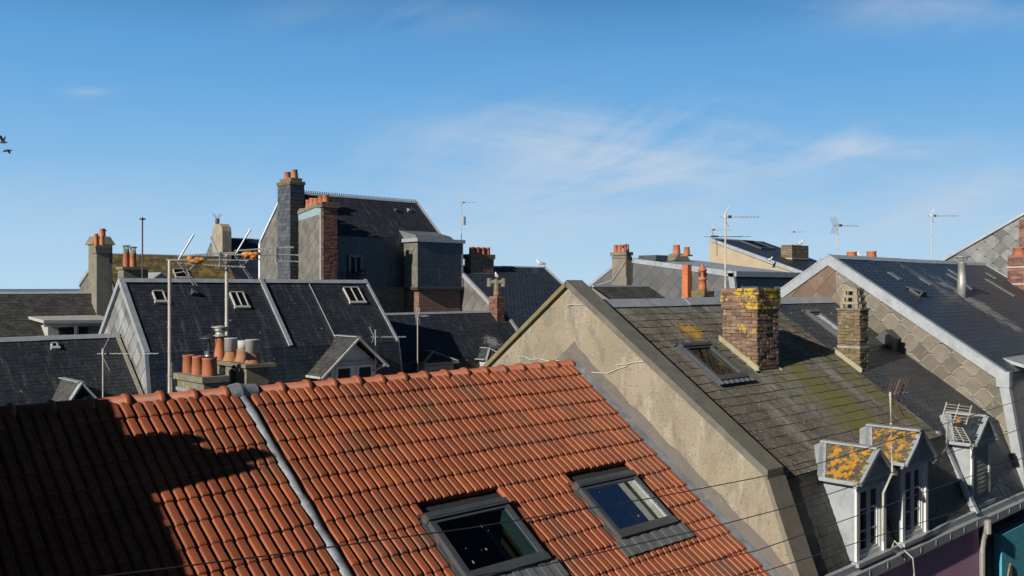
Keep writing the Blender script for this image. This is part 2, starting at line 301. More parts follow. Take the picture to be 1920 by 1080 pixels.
def cover(poly, out, kind='slate', w=.22, g=.16, t=.007, jit=1.0, off=.02, hooks=False, skip=None, missing=0):
    """overlapping slates, or diamond/scalloped cladding, laid over a convex planar polygon"""
    poly = [V(p) for p in poly]; out = V(out)
    n = (poly[1] - poly[0]).cross(poly[2] - poly[0]).normalized()
    if n.dot(out) < 0: n = -n
    up = V((0, 0, 1)) - n * n.z; ey = up.normalized(); ex = ey.cross(n)
    o = poly[0]; us = [(p - o).dot(ex) for p in poly]; vs = [(p - o).dot(ey) for p in poly]
    b = MB(); b.norecalc = True
    P = lambda x, y, h: o + ex * x + ey * y + n * (h + off)
    u0, u1, v0, v1 = min(us), max(us), min(vs), max(vs)
    b.f([o + ex * x + ey * y + n * off * .5 for x, y in ((u0, v0), (u1, v0), (u1, v1), (u0, v1))], .5, 1)
    rnd = random.random
    if kind == 'slate':
        row = 0; y = v0
        while y < v1:
            x = u0 - w * ((row % 2) * .5 + rnd() * .04); sag = .004 * math.sin(row * 1.7)
            while x < u1:
                ww = w * (1 + (rnd() - .5) * .06 * jit); gp = .003
                if missing and rnd() < missing: x += ww; continue
                yl = y - rnd() * .012 * jit + sag; tl = t * (1 + (rnd() - .3) * .9 * jit); tr_ = tl + (rnd() - .5) * t * .5 * jit; sk = (rnd() - .5) * .008 * jit
                tn = rnd()
                a = (P(x + gp, yl + sk, tl), P(x + ww - gp, yl - sk, tr_), P(x + ww - gp, y + g + .02, .001), P(x + gp, y + g + .02, .001))
                b.f(a, tn); b.f((P(x + gp, yl + sk, -.004), P(x + ww - gp, yl - sk, -.004), a[1], a[0]), tn * .5)
                if hooks:  # slate hook; its pale colour stands in for the metal's glint
                    cx_ = x + ww * .5; b.f((P(cx_ - .011, yl - .008, tl + .003), P(cx_ + .011, yl - .008, tl + .003), P(cx_ + .011, yl + .012, tl + .003), P(cx_ - .011, yl + .012, tl + .003)), .5, 2)
                x += ww
            row += 1; y += g
    else:
        h = w; row = 0; y = v0 - h; rim = .017 if kind == 'scallop' else .009
        while y < v1 + h:
            x = u0 - w * (row % 2)
            while x < u1 + w:
                tn = rnd(); tt = t * (1 + .5 * (rnd() - .5))
                if kind == 'scallop':
                    lower = [(-1, 0), (-.94, -.1), (-.5, -.56), (-.16, -.86), (0, -.92), (.16, -.86), (.5, -.56), (.94, -.1), (1, 0)]
                else: lower = [(-1, 0), (0, -1), (1, 0)]
                H = lambda yy: tt * (.5 - .5 * yy)
                q = lambda a, c, k=1: P(x + a * w * k, y + c * h * k, H(c) + (0 if k == 1 else .002))
                kk = 1 - rim / w
                if kind == 'scallop':
                    lower = [(a, -c) for a, c in lower]; H = lambda yy: tt * (.5 + .5 * yy)
                    q = lambda a, c, k=1: P(x + a * w * k, y + c * h * k, H(c) + (0 if k == 1 else .002))
                b.f([q(a, c, kk) for a, c in lower] + [q(0, 1 if kind != 'scallop' else -1, 1)], tn)
                for (a, c), (d, e) in zip(lower, lower[1:]):
                    b.f((q(a, c), q(d, e), q(d, e, kk), q(a, c, kk)), tn, 2)
                    b.f((P(x + a * w, y + c * h, -.003), P(x + d * w, y + e * h, -.003), q(d, e), q(a, c)), tn, 2)
                x += 2 * w
            row += 1; y += h
    c = sum(poly, V()) / len(poly)
    for i in range(len(poly)):
        A = poly[i]; B = poly[(i + 1) % len(poly)]; pn = (B - A).cross(n).normalized()
        if pn.dot(c - A) > 0: pn = -pn
        bmesh.ops.bisect_plane(b.bm, geom=b.bm.verts[:] + b.bm.edges[:] + b.bm.faces[:], plane_co=A, plane_no=pn, clear_outer=True, dist=1e-5)
    return b

def roofseg(parent, name, X0, X1, a, b_, m, label=None, **k):
    """a = lower (Y, z), b_ = upper (Y, z)"""
    outv = (0, -1, 1) if a[0] < b_[0] else (0, 1, 1)
    poly = [(X0, a[0], a[1]), (X1, a[0], a[1]), (X1, b_[0], b_[1]), (X0, b_[0], b_[1])]
    return cover(poly, outv, **k).build(name, [m, roof_under, white_old], parent, label=label)
def body(parent, X0, X1, prof, m, name='wall', label=None, top=False):
    """terrace walls under a roof line; open at the top, the roof closes it"""
    b = MB(); ins = .03
    pr = [(y, z - ins) for y, z in prof]
    for X in (X0, X1):
        b.f([(X, pr[0][0], GZ)] + [(X, y, z) for y, z in pr] + [(X, pr[-1][0], GZ)])
    for q in (pr[0], pr[-1]):
        b.f([(X0, q[0], GZ), (X1, q[0], GZ), (X1, q[0], q[1]), (X0, q[0], q[1])])
    if top:
        for a, c in zip(pr, pr[1:]): b.f([(X0, a[0], a[1]), (X1, a[0], a[1]), (X1, c[0], c[1]), (X0, c[0], c[1])])
    return b.build(name, m, parent, label=label)
def strip(parent, name, pts, w, h, m, lift=.03, label=None):
    """capping strip following a polyline (verge, ridge or flashing)"""
    b = MB(); pts = [V(p) + V((0, 0, lift)) for p in pts]
    for a, c in zip(pts, pts[1:]): b.bar(a, c, w, h)
    return b.build(name, m, parent, label=label)
def ridge_line(parent, X0, X1, Y, z, m=None, w=.2):
    b = MB(); z += .035; n = max(1, int((X1 - X0) / 2)); st = (X1 - X0) / n
    for i in range(n):
        dz = random.uniform(-.008, .008); x0 = X0 + i * st; x1 = x0 + st - .01
        sec = [(Y - w, z - w * .62 + dz), (Y - .03, z + dz + .02), (Y + .03, z + dz + .02), (Y + w, z - w * .62 + dz), (Y, z - .05)]
        b.prism([(x0, a, c) for a, c in sec], (x1 - x0, 0, 0))
    return b.build('ridge_capping', m or zinc, parent)

def brick_stack(parent, x0, x1, y0, y1, z0, z1, m, mm, name='chimney', bl=.22, bh=.065, cap=None, label=None, prot=.006):
    """masonry made of single bricks over a mortar core"""
    b = MB(); mj = .011
    b.box((x0 + .016, y0 + .016, z0), (x1 - .016, y1 - .016, z1 - .01), .5, 1)
    def course(xa, xb, ya, yb, z, odd, mi):
        for ax_, fix, lo, hi in (('y', xa, ya, yb), ('y', xb, ya, yb), ('x', ya, xa, xb), ('x', yb, xa, xb)):
            p = lo - (bl / 2 if odd else 0) ; sgn = -1 if fix in (xa, ya) and fix == (xa if ax_ == 'y' else ya) else 1
            while p < hi - .02:
                e = min(p + bl - mj, hi); s_ = max(p, lo)
                if e - s_ > .03:
                    d = random.uniform(-.002, prot); tn = random.random(); j = random.uniform(-.003, .003)
                    if ax_ == 'y': b.box((min(fix + sgn * d, fix - sgn * .06), s_, z + j), (max(fix + sgn * d, fix - sgn * .06), e, z + bh + j), tn, mi)
                    else: b.box((s_, min(fix + sgn * d, fix - sgn * .06), z + j), (e, max(fix + sgn * d, fix - sgn * .06), z + bh + j), tn, mi)
                p += bl
    z = z0; i = 0; top = z1 - (cap[1] if cap else 0)
    while z < top - bh * .5: course(x0, x1, y0, y1, z, i % 2, 0); z += bh + mj; i += 1
    if cap:
        o_ = cap[0]; b.box((x0 - o_ + .008, y0 - o_ + .008, z - .01), (x1 + o_ - .008, y1 + o_ - .008, z1), .5, 1)
        while z < z1 - bh * .4: course(x0 - o_, x1 + o_, y0 - o_, y1 + o_, z, i % 2, 2); z += bh + mj; i += 1
    return b.build(name, [m, mm, cap[2] if cap else m], parent, label=label)
def pot(parent, c, r, h, m=None, name='chimney_pot', taper=.82, label=None):
    m = m or terracotta; b = MB(); rt = r * taper
    b.lathe(c, [(r, -.03), (r * .98, h * .3), (rt, h * .9), (rt * 1.08, h * .93), (rt * 1.08, h), (rt * .85, h), (rt * .8, h * .6), (.001, h * .6)], 16, random.random(), cap=False)
    return b.build(name, m, parent, label=label)
def ellip(b, c, r, tone=.5, mi=0, k=10, rot=None):
    c = V(c); rows = []
    for i in range(1, k // 2 + 1):
        th = math.pi * i / (k // 2 + 1)
        rows.append([c + (rot or Matrix.Identity(3)) @ V((r[0] * math.cos(th), r[1] * math.sin(th) * math.cos(a), r[2] * math.sin(th) * math.sin(a))) for a in [2 * math.pi * j / k for j in range(k)]])
    RR = rot or Matrix.Identity(3)
    e0 = b.bm.verts.new(c + RR @ V((r[0], 0, 0))); e1 = b.bm.verts.new(c + RR @ V((-r[0], 0, 0)))
    vs = [[b.bm.verts.new(p) for p in row] for row in rows]; fs = []
    for j in range(k): fs.append(b.bm.faces.new((e0, vs[0][j], vs[0][(j + 1) % k]))); fs.append(b.bm.faces.new((e1, vs[-1][(j + 1) % k], vs[-1][j])))
    for A, B in zip(vs, vs[1:]):
        for j in range(k): fs.append(b.bm.faces.new((A[j], B[j], B[(j + 1) % k], A[(j + 1) % k])))
    for q in fs: q[b.t] = tone; q.material_index = mi; q.smooth = True
# ------------------------------------------------------------------ ground, street, sea
def structure(o): o['kind'] = 'structure'; return o
structure(MB().f and (lambda b: (b.f([(-150, -150, GZ), (260, -150, GZ), (260, 260, GZ), (-150, 260, GZ)]), b.build('ground', paving))[1])(MB()))
b = MB(); b.f([(-12000, -12000, GZ - .5), (12000, -12000, GZ - .5), (12000, 12000, GZ - .5), (-12000, 12000, GZ - .5)]); structure(b.build('sea', sea_mat))
b = MB(); b.f([(-60, .6, GZ + .004), (80, .6, GZ + .004), (80, 5.0, GZ + .004), (-60, 5.0, GZ + .004)]); structure(b.build('road', asphalt))
b = MB(); b.box((-60, 5.0, GZ), (80, 6.44, GZ + .12)); structure(b.build('pavement', paving))
# ------------------------------------------------------------------ builders for things on roofs
def slope_frame(a, b_):
    """a, b_ = (Y, z) low/high; returns origin fn P(x, d, h): d metres up the slope from a"""
    e = V((0, b_[0] - a[0], b_[1] - a[1])); ln = e.length; e.normalize(); n = V((1, 0, 0)).cross(e)
    if n.z < 0: n = -n
    return (lambda x, d, h=0: V((x, a[0], a[1])) + e * d + n * h), e, n, ln
def roof_window(parent, seg, X0, X1, Ya, Yb, style='modern', fm=None, label=None, deep=True, lift=0.0, hgt=.09, apron=.0):
    P0, e, n, ln = slope_frame(*seg); cs = e.y
    P = lambda x, d, h=0: P0(x, d, h + lift)
    d0 = (Ya - seg[0][0]) / cs; d1 = (Yb - seg[0][0]) / cs
    def bx(b, x0, x1, a, c, h0, h1, mi=0):
        b.hexa([P(x0, a, h0), P(x1, a, h0), P(x1, c, h0), P(x0, c, h0)], [P(x0, a, h1), P(x1, a, h1), P(x1, c, h1), P(x0, c, h1)], .5, mi)
    if style == 'modern':
        fw = .05; b = MB(); h = hgt; d1 -= .05
        bx(b, X0, X0 + fw, d0, d1, -.03, h); bx(b, X1 - fw, X1, d0, d1, -.03, h)
        bx(b, X0 - .01, X1 + .01, d0 - .03, d0 + fw + .02, -.03, h + .01); bx(b, X0 - .015, X1 + .015, d1 - fw - .035, d1 + .01, -.03, h + .025)
        bx(b, X0 + .01, X1 - .01, d1 - fw - .01, d1 - fw, h + .025, h + .032)
        bx(b, X0 - .05, X0 - .002, d0 - .02, d1 + .04, .0, .035); bx(b, X1 + .002, X1 + .05, d0 - .02, d1 + .04, .0, .035); bx(b, X0 - .05, X1 + .05, d1 + .012, d1 + .09, .0, .035)
        fr = b.build('roof_window', frame_grey, parent, label=label)
        b = MB(); s_ = fw + .004; sw = .032
        bx(b, X0 + s_, X0 + s_ + sw, d0 + s_, d1 - s_ - .02, h - .035, h - .005); bx(b, X1 - s_ - sw, X1 - s_, d0 + s_, d1 - s_ - .02, h - .035, h - .005)
        bx(b, X0 + s_ + sw, X1 - s_ - sw, d0 + s_ + .02, d0 + s_ + sw + .02, h - .035, h - .005); bx(b, X0 + s_ + sw, X1 - s_ - sw, d1 - s_ - sw - .04, d1 - s_ - .042, h - .035, h - .005)
        b.build('sash', frame_grey, fr)
        b = MB(); g0 = s_ + sw
        b.f([P(X0 + g0, d0 + g0, h - .03), P(X1 - g0, d0 + g0, h - .03), P(X1 - g0, d1 - g0 - .03, h - .03), P(X0 + g0, d1 - g0 - .03, h - .03)]); b.build('pane', glass_sky, fr)
        b = MB(); bx(b, X1 - g0 - .05, X1 - g0, d0 + g0, d1 - g0 - .05, h - .19, h - .036); b.build('seal', seal_green, fr)
        if apron == .30:
            b = MB(); rs = random.Random(int(X0 * 10))
            for i in range(6):
                x_ = rs.uniform(X0 + .2, X1 - .3); d_ = rs.uniform(d0 + .15, d1 - .2); rr_ = rs.choice((.004, .005, .007, .012))
                b.f([P(x_ + rr_ * rs.uniform(.6, 1.2) * math.cos(a_), d_ + rr_ * rs.uniform(.8, 2.2) * math.sin(a_), h - .028) for a_ in [j * .785 for j in range(8)]])
            b.build('bird_droppings', white_old, fr)['kind'] = 'stuff'
        if deep:
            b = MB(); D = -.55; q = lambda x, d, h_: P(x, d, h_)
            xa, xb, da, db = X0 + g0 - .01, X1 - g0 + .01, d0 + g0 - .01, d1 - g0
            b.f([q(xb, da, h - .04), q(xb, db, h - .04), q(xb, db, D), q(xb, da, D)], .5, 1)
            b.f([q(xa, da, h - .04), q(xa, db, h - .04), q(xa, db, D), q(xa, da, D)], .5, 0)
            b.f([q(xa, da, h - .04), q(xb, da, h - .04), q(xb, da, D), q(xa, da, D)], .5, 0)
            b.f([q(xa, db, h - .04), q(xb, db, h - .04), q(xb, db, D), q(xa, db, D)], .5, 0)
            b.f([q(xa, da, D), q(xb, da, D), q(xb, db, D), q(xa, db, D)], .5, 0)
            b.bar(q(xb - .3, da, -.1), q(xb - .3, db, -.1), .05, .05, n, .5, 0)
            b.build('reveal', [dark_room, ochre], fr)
        if apron:
            b = MB(); k = 14; st = (X1 - X0 + .24) / k
            for i in range(k): bx(b, X0 - .12 + i * st, X0 - .12 + (i + 1) * st - .006, d0 - apron, d0 - .03, .050 + .010 * (i % 2), .062 + .010 * (i % 2))
            b.build('apron', zinc_mid, fr)
    else:   # small old skylight in a pale metal frame
        fw = .032; b = MB(); h = hgt
        for x0, x1, a, c in ((X0, X0 + fw, d0, d1), (X1 - fw, X1, d0, d1), (X0 - .03, X1 + .03, d0 - .05, d0 + fw), (X0, X1, d1 - fw, d1)): bx(b, x0, x1, a, c, 0, h)
        if style == 'double': bx(b, (X0 + X1) / 2 - .015, (X0 + X1) / 2 + .015, d0, d1, .02, h)
        bx(b, X0 - .12, X0 - .03, d0 + .03, d1 + .1, .0, .018)
        fr = b.build('roof_window', fm or white_old, parent, label=label)
        b = MB(); b.f([P(X0 + .02, d0 + .02, .065), P(X1 - .02, d0 + .02, .065), P(X1 - .02, d1 - .02, .065), P(X0 + .02, d1 - .02, .065)]); b.build('pane', old_pane, fr)
    return fr
def window_front(parent, X0, X1, Y, z0, z1, leaves=2, rows=3, frame=None, name='window', curt=True, inset=.06):
    """casement window facing -Y"""
    frame = frame or white_paint; fw = .075; b = MB()
    b.box((X0, Y, z0), (X0 + fw, Y + .06, z1)); b.box((X1 - fw, Y, z0), (X1, Y + .06, z1)); b.box((X0 + fw, Y, z0), (X1 - fw, Y + .06, z0 + fw)); b.box((X0 + fw, Y, z1 - fw), (X1 - fw, Y + .06, z1))
    xi0, xi1 = X0 + fw, X1 - fw; lw = (xi1 - xi0) / leaves; s_ = .052
    for i in range(leaves):
        a, c = xi0 + i * lw, xi0 + (i + 1) * lw
        b.box((a + .002, Y + .012, z0 + fw), (a + s_, Y + .05, z1 - fw)); b.box((c - s_, Y + .012, z0 + fw), (c - .002, Y + .05, z1 - fw))
        b.box((a + s_, Y + .012, z0 + fw), (c - s_, Y + .05, z0 + fw + s_)); b.box((a + s_, Y + .012, z1 - fw - s_), (c - s_, Y + .05, z1 - fw))
        for r in range(1, rows):
            zz = z0 + fw + (z1 - z0 - 2 * fw) * r / rows; b.box((a + s_, Y + .018, zz - .012), (c - s_, Y + .045, zz + .012))
    fr = b.build(name, frame, parent)
    b = MB(); b.f([(xi0, Y + .032, z0 + fw), (xi1, Y + .032, z0 + fw), (xi1, Y + .032, z1 - fw), (xi0, Y + .032, z1 - fw)]); b.build('pane', glass, fr)
    b = MB(); b.box((xi0, Y + .35, z0), (xi1, Y + .36, z1)); b.build('interior', dark_room, fr)
    if curt:
        b = MB()
        for s0, s1 in ((xi0, xi0 + .22), (xi1 - .22, xi1)):
            k = 8
            for i in range(k):
                x0_ = s0 + (s1 - s0) * i / k; x1_ = s0 + (s1 - s0) * (i + 1) / k
                b.f([(x0_, Y + .10 + .02 * (i % 2), z0 + .05), (x1_, Y + .10 + .02 * ((i + 1) % 2), z0 + .05), (x1_, Y + .10 + .02 * ((i + 1) % 2), z1 - .05), (x0_, Y + .10 + .02 * (i % 2), z1 - .05)])
        b.build('curtain', curtain, fr)
    return fr
def yagi(name, label, base, top_z, boomdir, blen, nel, ellen, refl='grid', m=None, mr=.018, back=.15, arms=.35, tilt=0, cat='antenna', colour_box=False, boom_z=None, group=None, elvert=False):
    """television antenna on its own mast: boom, directors, reflector"""
    m = m or mast_pale; base = V(base); t = thing(name, label, cat, base, group)
    b = MB(); b.tube([base, V((base.x, base.y, top_z))], mr, 8); 
    b.tube([V((base.x, base.y, top_z)) - V((0, 0, .12)), V((base.x, base.y, top_z)) + V((0, 0, .02))], mr * 1.5, 8); b.build('mast', m, t)
    bd = V(boomdir).normalized(); bd.z = tilt; bd.normalize(); bz = boom_z if boom_z is not None else top_z - .03
    a = V((base.x, base.y, bz)); sd = V((0, 0, 1)) if elvert else bd.cross(V((0, 0, 1))).normalized()
    b = MB(); b.bar(a - bd * back, a + bd * blen, .018, .018); bo = b.build('boom', galv, t)
    b = MB()
    for i in range(nel):
        c = a + bd * (back * .3 + (blen - .02 - back * .3) * (i + 1) / nel); l_ = ellen * (1 - .25 * i / max(1, nel)) / 2
        b.tube([c - sd * l_, c + sd * l_], .005, 5); b.bar(c - V((0, 0, .012)), c + V((0, 0, .03)), .02, .02)
    b.build('directors', galv, t)
    b = MB(); c = a - bd * back * .3
    if refl == 'grid':
        for s_ in (1, -1):
            q0 = c; up = V((0, 0, s_)) * arms + -bd * arms * -.0 - bd * arms * .45
            for k in range(-2, 3, 2): b.tube([c + sd * k * arms * .28, c + sd * k * arms * .28 + up], .006, 5)
            for k in range(8): p = c + up * (k + .5) / 8; b.tube([p - sd * arms * .62, p + sd * arms * .62], .004, 4)
    elif refl == 'vee':
        for s_ in (1, -1):
            up = V((0, 0, s_)) * arms + bd * arms * .42 * (1 if s_ > 0 else 1)
            for k in (-1, 1): b.tube([c + sd * k * .05, c + sd * k * .05 + up], .008, 5)
            for k in range(7): p = c + up * (k + .5) / 7; b.tube([p - sd * .09, p + sd * .09], .004, 4)
    elif refl == 'arrow':
        for s_ in (1, -1):
            up = V((0, 0, s_)) * arms + bd * arms * .5; b.tube([c, c + up], .011, 5)
    b.build('reflector', galv, t)
    b = MB(); c = a + bd * (back * .4 + .06); b.box((c.x - .035, c.y - .035, c.z - .03), (c.x + .035, c.y + .035, c.z + .045)); b.build('connector_box', orange_plastic if colour_box else dark_metal, t)
    return t
def gull(label, at, face, h=.3, group='gulls perched on roofs and chimneys'):
    at = V(at); f_ = V(face).normalized(); s = h / .38
    t = thing('gull', label, 'gull', at, group)
    r = Matrix(((f_.x, -f_.y, 0), (f_.y, f_.x, 0), (0, 0, 1)))
    T = lambda x, y, z: at + r @ V((x * s, y * s, z * s))
    b = MB()   # one lofted skin, tail to crown
    path = [(-.27, .125, .006, .02), (-.20, .135, .03, .03), (-.12, .15, .065, .06), (-.02, .175, .085, .085), (.06, .20, .08, .085), (.11, .24, .055, .06), (.13, .285, .038, .042), (.145, .325, .042, .044), (.17, .345, .04, .038), (.20, .342, .02, .02), (.215, .338, .006, .006)]
    rings = []; k = 10
    for i, (x, z, ry, rz) in enumerate(path):
        p0 = path[max(0, i - 1)]; p1 = path[min(len(path) - 1, i + 1)]; d = V((p1[0] - p0[0], 0, p1[1] - p0[1])).normalized(); up = V((-d.z, 0, d.x))
        rings.append([b.bm.verts.new(T(x + up.x * rz * math.sin(a), ry * math.cos(a), z + up.z * rz * math.sin(a))) for a in [2 * math.pi * j / k for j in range(k)]])
    fs = [b.bm.faces.new(rings[0][::-1]), b.bm.faces.new(rings[-1])]
    for A, B in zip(rings, rings[1:]):
        for j in range(k): fs.append(b.bm.faces.new((A[j], A[(j + 1) % k], B[(j + 1) % k], B[j])))
    for q in fs: q[b.t] = .5; q.smooth = True
    b.build('body', gull_white, t)
    b = MB()
    for sd in (-1, 1):
        b.hexa([T(.05, sd * .083, .24), T(.06, sd * .088, .18), T(-.12, sd * .075, .14), T(-.30, sd * .02, .15), T(-.16, sd * .05, .2)], [T(.05, sd * .068, .25), T(.06, sd * .078, .18), T(-.12, sd * .06, .14), T(-.30, sd * .012, .15), T(-.16, sd * .035, .21)])
    b.build('wings', gull_grey, t)
    b = MB(); b.tube([T(.205, 0, .34), T(.245, 0, .335), T(.262, 0, .322)], [.012 * s, .009 * s, .003 * s], 6)
    for sd in (-1, 1): b.tube([T(0, sd * .03, .11), T(.005, sd * .03, 0)], .007 * s, 5); b.tube([T(.0, sd * .03, .004), T(.05, sd * .035, .003)], .008 * s, 5)
    b.build('beak_and_legs', beak_mat, t); return t

def house(label, X0, X1, prof, cat='house', name='terraced_house', group=None):
    return thing(name, label, cat, ((X0 + X1) / 2, (prof[0][0] + prof[-1][0]) / 2, GZ), group)

# ================================================================== the red-tiled pair
OP = [(6.5, -4.37), (10.75, -1.34), (15.0, -4.37)]; OS = (OP[0], OP[1])
PITCH = .133; GAUGE = .328
def tile_cover(parent, X0, X1, seg, skips=()):
    P, e, n, ln = slope_frame(*seg); b = MB(); b.norecalc = True
    prof = [(0, .0), (.17, .0), (.22, .026), (.28, .042), (.36, .046), (.66, .048), (.71, .048), (.74, .040), (.77, .047), (.86, .046), (.92, .036), (.96, .0), (1, .0)]
    rows = int(ln / GAUGE) + 1; nx = int(round((X1 - X0) / (PITCH * 2)))
    pit = (X1 - X0) / nx
    for r in range(rows):
        dlow = ln - (r + 1) * GAUGE; dup = min(dlow + GAUGE + .04, ln)
        for i in range(nx):
            xa = X0 + i * pit; cxm = xa + pit / 2
            if any(a - .02 < cxm < c + .02 and dlow + GAUGE * .45 > d0 and dlow + GAUGE * .45 < d1 for a, c, d0, d1 in skips): continue
            dy = random.uniform(-.007, .007) + .004 * math.sin(i * .9 + r) - (.03 if random.random() < .008 else 0); dh = random.uniform(-.004, .004); tn = random.choice((-.6, 1.6)) if random.random() < .03 else random.random(); sk = random.uniform(-.003, .003)
            secs = [(dup, 1, -.004, 0), (dlow + .035 + dy, 1, .022, 0), (dlow + .014 + dy, .95, .021, .0), (dlow + .003 + dy, .82, .018, .0), (dlow + dy, .55, .010, 0), (dlow + dy, .0, -.02, 0)]
            grid = []
            for (d, kh, base, _) in secs:
                line = []
                for u in range(2):
                    for j, (fx, h) in enumerate(prof):
                        if u and j == 0: continue
                        nose = .004 * (h / .038) if d < dlow + .03 + dy else 0
                        line.append(b.bm.verts.new(P(xa + (u + fx) * pit / 2 + sk * (fx - .5), d - nose, .03 + base + h * kh + dh)))
                grid.append(line)
            for A, B in zip(grid, grid[1:]):
                for j in range(len(A) - 1):
                    q = b.bm.faces.new((A[j], B[j], B[j + 1], A[j + 1])); q[b.t] = tn
    return b.build('roof_tiles', terracotta_tile, parent)
def holed_deck(parent, X0, X1, seg, holes):
    P, e, n, ln = slope_frame(*seg); b = MB()
    xs = sorted({X0, X1} | {h[0] for h in holes} | {h[1] for h in holes}); ds = sorted({0, ln} | {h[2] for h in holes} | {h[3] for h in holes})
    for xa, xb in zip(xs, xs[1:]):
        for da, db in zip(ds, ds[1:]):
            if any(h[0] <= (xa + xb) / 2 <= h[1] and h[2] <= (da + db) / 2 <= h[3] for h in holes): continue
            b.f([P(xa, da), P(xb, da), P(xb, db), P(xa, db)])
    return b.build('roof_boarding', roof_under, parent)
csl = (OP[1][0] - OP[0][0]) / math.hypot(OP[1][0] - OP[0][0], OP[1][1] - OP[0][1])
def d_of(Y): return (Y - OP[0][0]) / csl
RW = [(6.60, 7.88, 7.86, 8.70), (9.22, 10.44, 7.86, 8.70)]
hl = house('red-tiled terraced house in shadow, left of the lead flashing strip', 1.5, 5.26, OP)
body(hl, 1.5, 5.26, OP, plaster_white); tile_cover(hl, 1.52, 5.23, OS); holed_deck(hl, 1.5, 5.26, OS, [])
roofseg(hl, 'rear_roof', 1.5, 5.26, OP[2], OP[1], slate_old)
hr = house('red-tiled terraced house with two large dark roof windows', 5.26, 11.5, OP)
body(hr, 5.26, 11.5, OP, plaster_white)
sk = [(a - .03, c + .03, d_of(y0) - .05, d_of(y1) + .05) for a, c, y0, y1 in RW]
tile_cover(hr, 5.37, 11.36, OS, sk); holed_deck(hr, 5.26, 11.5, OS, [(a + .06, c - .06, d_of(y0) + .06, d_of(y1) - .06) for a, c, y0, y1 in RW])
roofseg(hr, 'rear_roof', 5.26, 11.5, OP[2], OP[1], slate_old)
roof_window(hr, OS, *RW[0], label='larger roof window nearer the lead strip', lift=.055, hgt=.10, apron=.30)
roof_window(hr, OS, *RW[1], label='roof window beside the rendered gable wall', lift=.055, hgt=.10, apron=.30)
P, e, n, ln = slope_frame(*OS)
def ridge_tiles(parent, X0, X1, st=.395):
    k = int(round((X1 - X0) / st)); st = (X1 - X0) / k
    Y, z = OP[1]; z += .045
    for i in range(k):
        x = X0 + i * st; c0 = .118; dz = random.uniform(-.006, .006); b = MB()
        pts = [(x, .098), (x + st - .075, .103), (x + st - .072, .118), (x + st - .055, .130), (x + st - .025, .132), (x + st - .002, .122), (x + st + .002, .10)]
        K = 14; rings = [[b.bm.verts.new(V((px_, Y + r * 1.05 * math.cos(a), z - .05 + dz + r * math.sin(a) * .92))) for a in [-.35 + (math.pi + .7) * j / K for j in range(K + 1)]] for px_, r in pts]
        tn = random.uniform(.3, .7)
        for A, B in zip(rings, rings[1:]):
            for j in range(K): q = b.bm.faces.new((A[j], A[j + 1], B[j + 1], B[j])); q[b.t] = tn; q.smooth = True
        for rg in (rings[0], rings[-1]): q = b.bm.faces.new(rg); q[b.t] = tn
        b.build('ridge_tile', terracotta_tile, parent)
ridge_tiles(hl, 1.52, 5.14); ridge_tiles(hr, 5.52, 11.42)
# lead strip over the party wall, dressed over the ridge
b = MB(); k = 26; xc = 5.30
pr = lambda d, w, h0: [P(xc - w, d, .02), P(xc - w * .75, d, h0), P(xc - w * .3, d, h0 + .035), P(xc + w * .3, d, h0 + .035), P(xc + w * .75, d, h0), P(xc + w, d, .02)]
prev = None
for i in range(k + 1):
    d = ln * i / k; w = .072 + random.uniform(-.01, .01); h0 = .065 + random.uniform(-.012, .012); cur = [b.bm.verts.new(p) for p in pr(d, w, h0)]
    if prev:
        for j in range(5): q = b.bm.faces.new((prev[j], prev[j + 1], cur[j + 1], cur[j])); q[b.t] = .5; q.smooth = True
    prev = cur
for (x0, x1, r0, r1) in ((5.14, 5.21, .115, .135), (5.21, 5.29, .135, .15), (5.29, 5.36, .15, .128), (5.36, 5.52, .128, .12)):
    rr = []
    for xx, rad in ((x0, r0), (x1, r1)): rr.append([b.bm.verts.new(V((xx, OP[1][0] + rad * math.cos(a) * 1.1, OP[1][1] - .0 + rad * math.sin(a) * .95))) for a in [-.6 + (math.pi + 1.2) * j / 12 for j in range(13)]])
    for j in range(12): q = b.bm.faces.new((rr[0][j], rr[0][j + 1], rr[1][j + 1], rr[1][j])); q[b.t] = .5; q.smooth = True
b.build('lead_flashing', lead, hr, label='dented grey lead strip running down the roof')
b = MB(); b.hexa([P(11.34, 0, .0), P(11.49, 0, .0), P(11.49, ln, .0), P(11.34, ln, .0)], [P(11.36, 0, .07), P(11.49, 0, .11), P(11.49, ln, .11), P(11.36, ln, .07)]); b.build('lead_flashing', lead, hr, label='lead flashing against the rendered wall')
# rear chimneys of the pair (grey rendered, behind the ridge)
b = MB(); b.box((5.21, 11.55, -3.4), (5.51, 12.40, -1.255)); ch = b.build('chimney', stone_moss, hl, label='low grey chimney with plain orange pots')
b = MB(); b.box((5.17, 11.51, -1.26), (5.55, 12.45, -1.18)); b.build('chimney_cap', stone_moss, ch)
b = MB(); b.box((5.195, 11.535, -1.42), (5.209, 12.42, -1.37)); b.box((5.195, 11.53, -1.42), (5.52, 11.54, -1.37)); b.build('strap', galv, ch)
pot(ch, (5.33, 12.30, -1.18), .085, .25, taper=.92); pot(ch, (5.33, 12.0, -1.18), .085, .25, taper=.9); p3 = (5.35, 11.70, -1.18); pot(ch, p3, .095, .24, taper=.9)
pot(ch, (5.46, 11.86, -1.18), .075, .24, taper=.92)
b = MB(); b.lathe(V(p3) + V((0, 0, .22)), [(.06, 0), (.06, .035), (.068, .04), (.068, .055), (.06, .06), (.06, .11), (.001, .11)], 14); b.build('flue_collar', steel, ch)
b = MB(); b.tube([V(p3) + V((0, 0, .3)), V(p3) + V((0, 0, .52))], .018, 8); b.lathe(V(p3) + V((0, 0, .50)), [(.13, 0), (.10, .02), (.04, .045), (.001, .055)], 18)
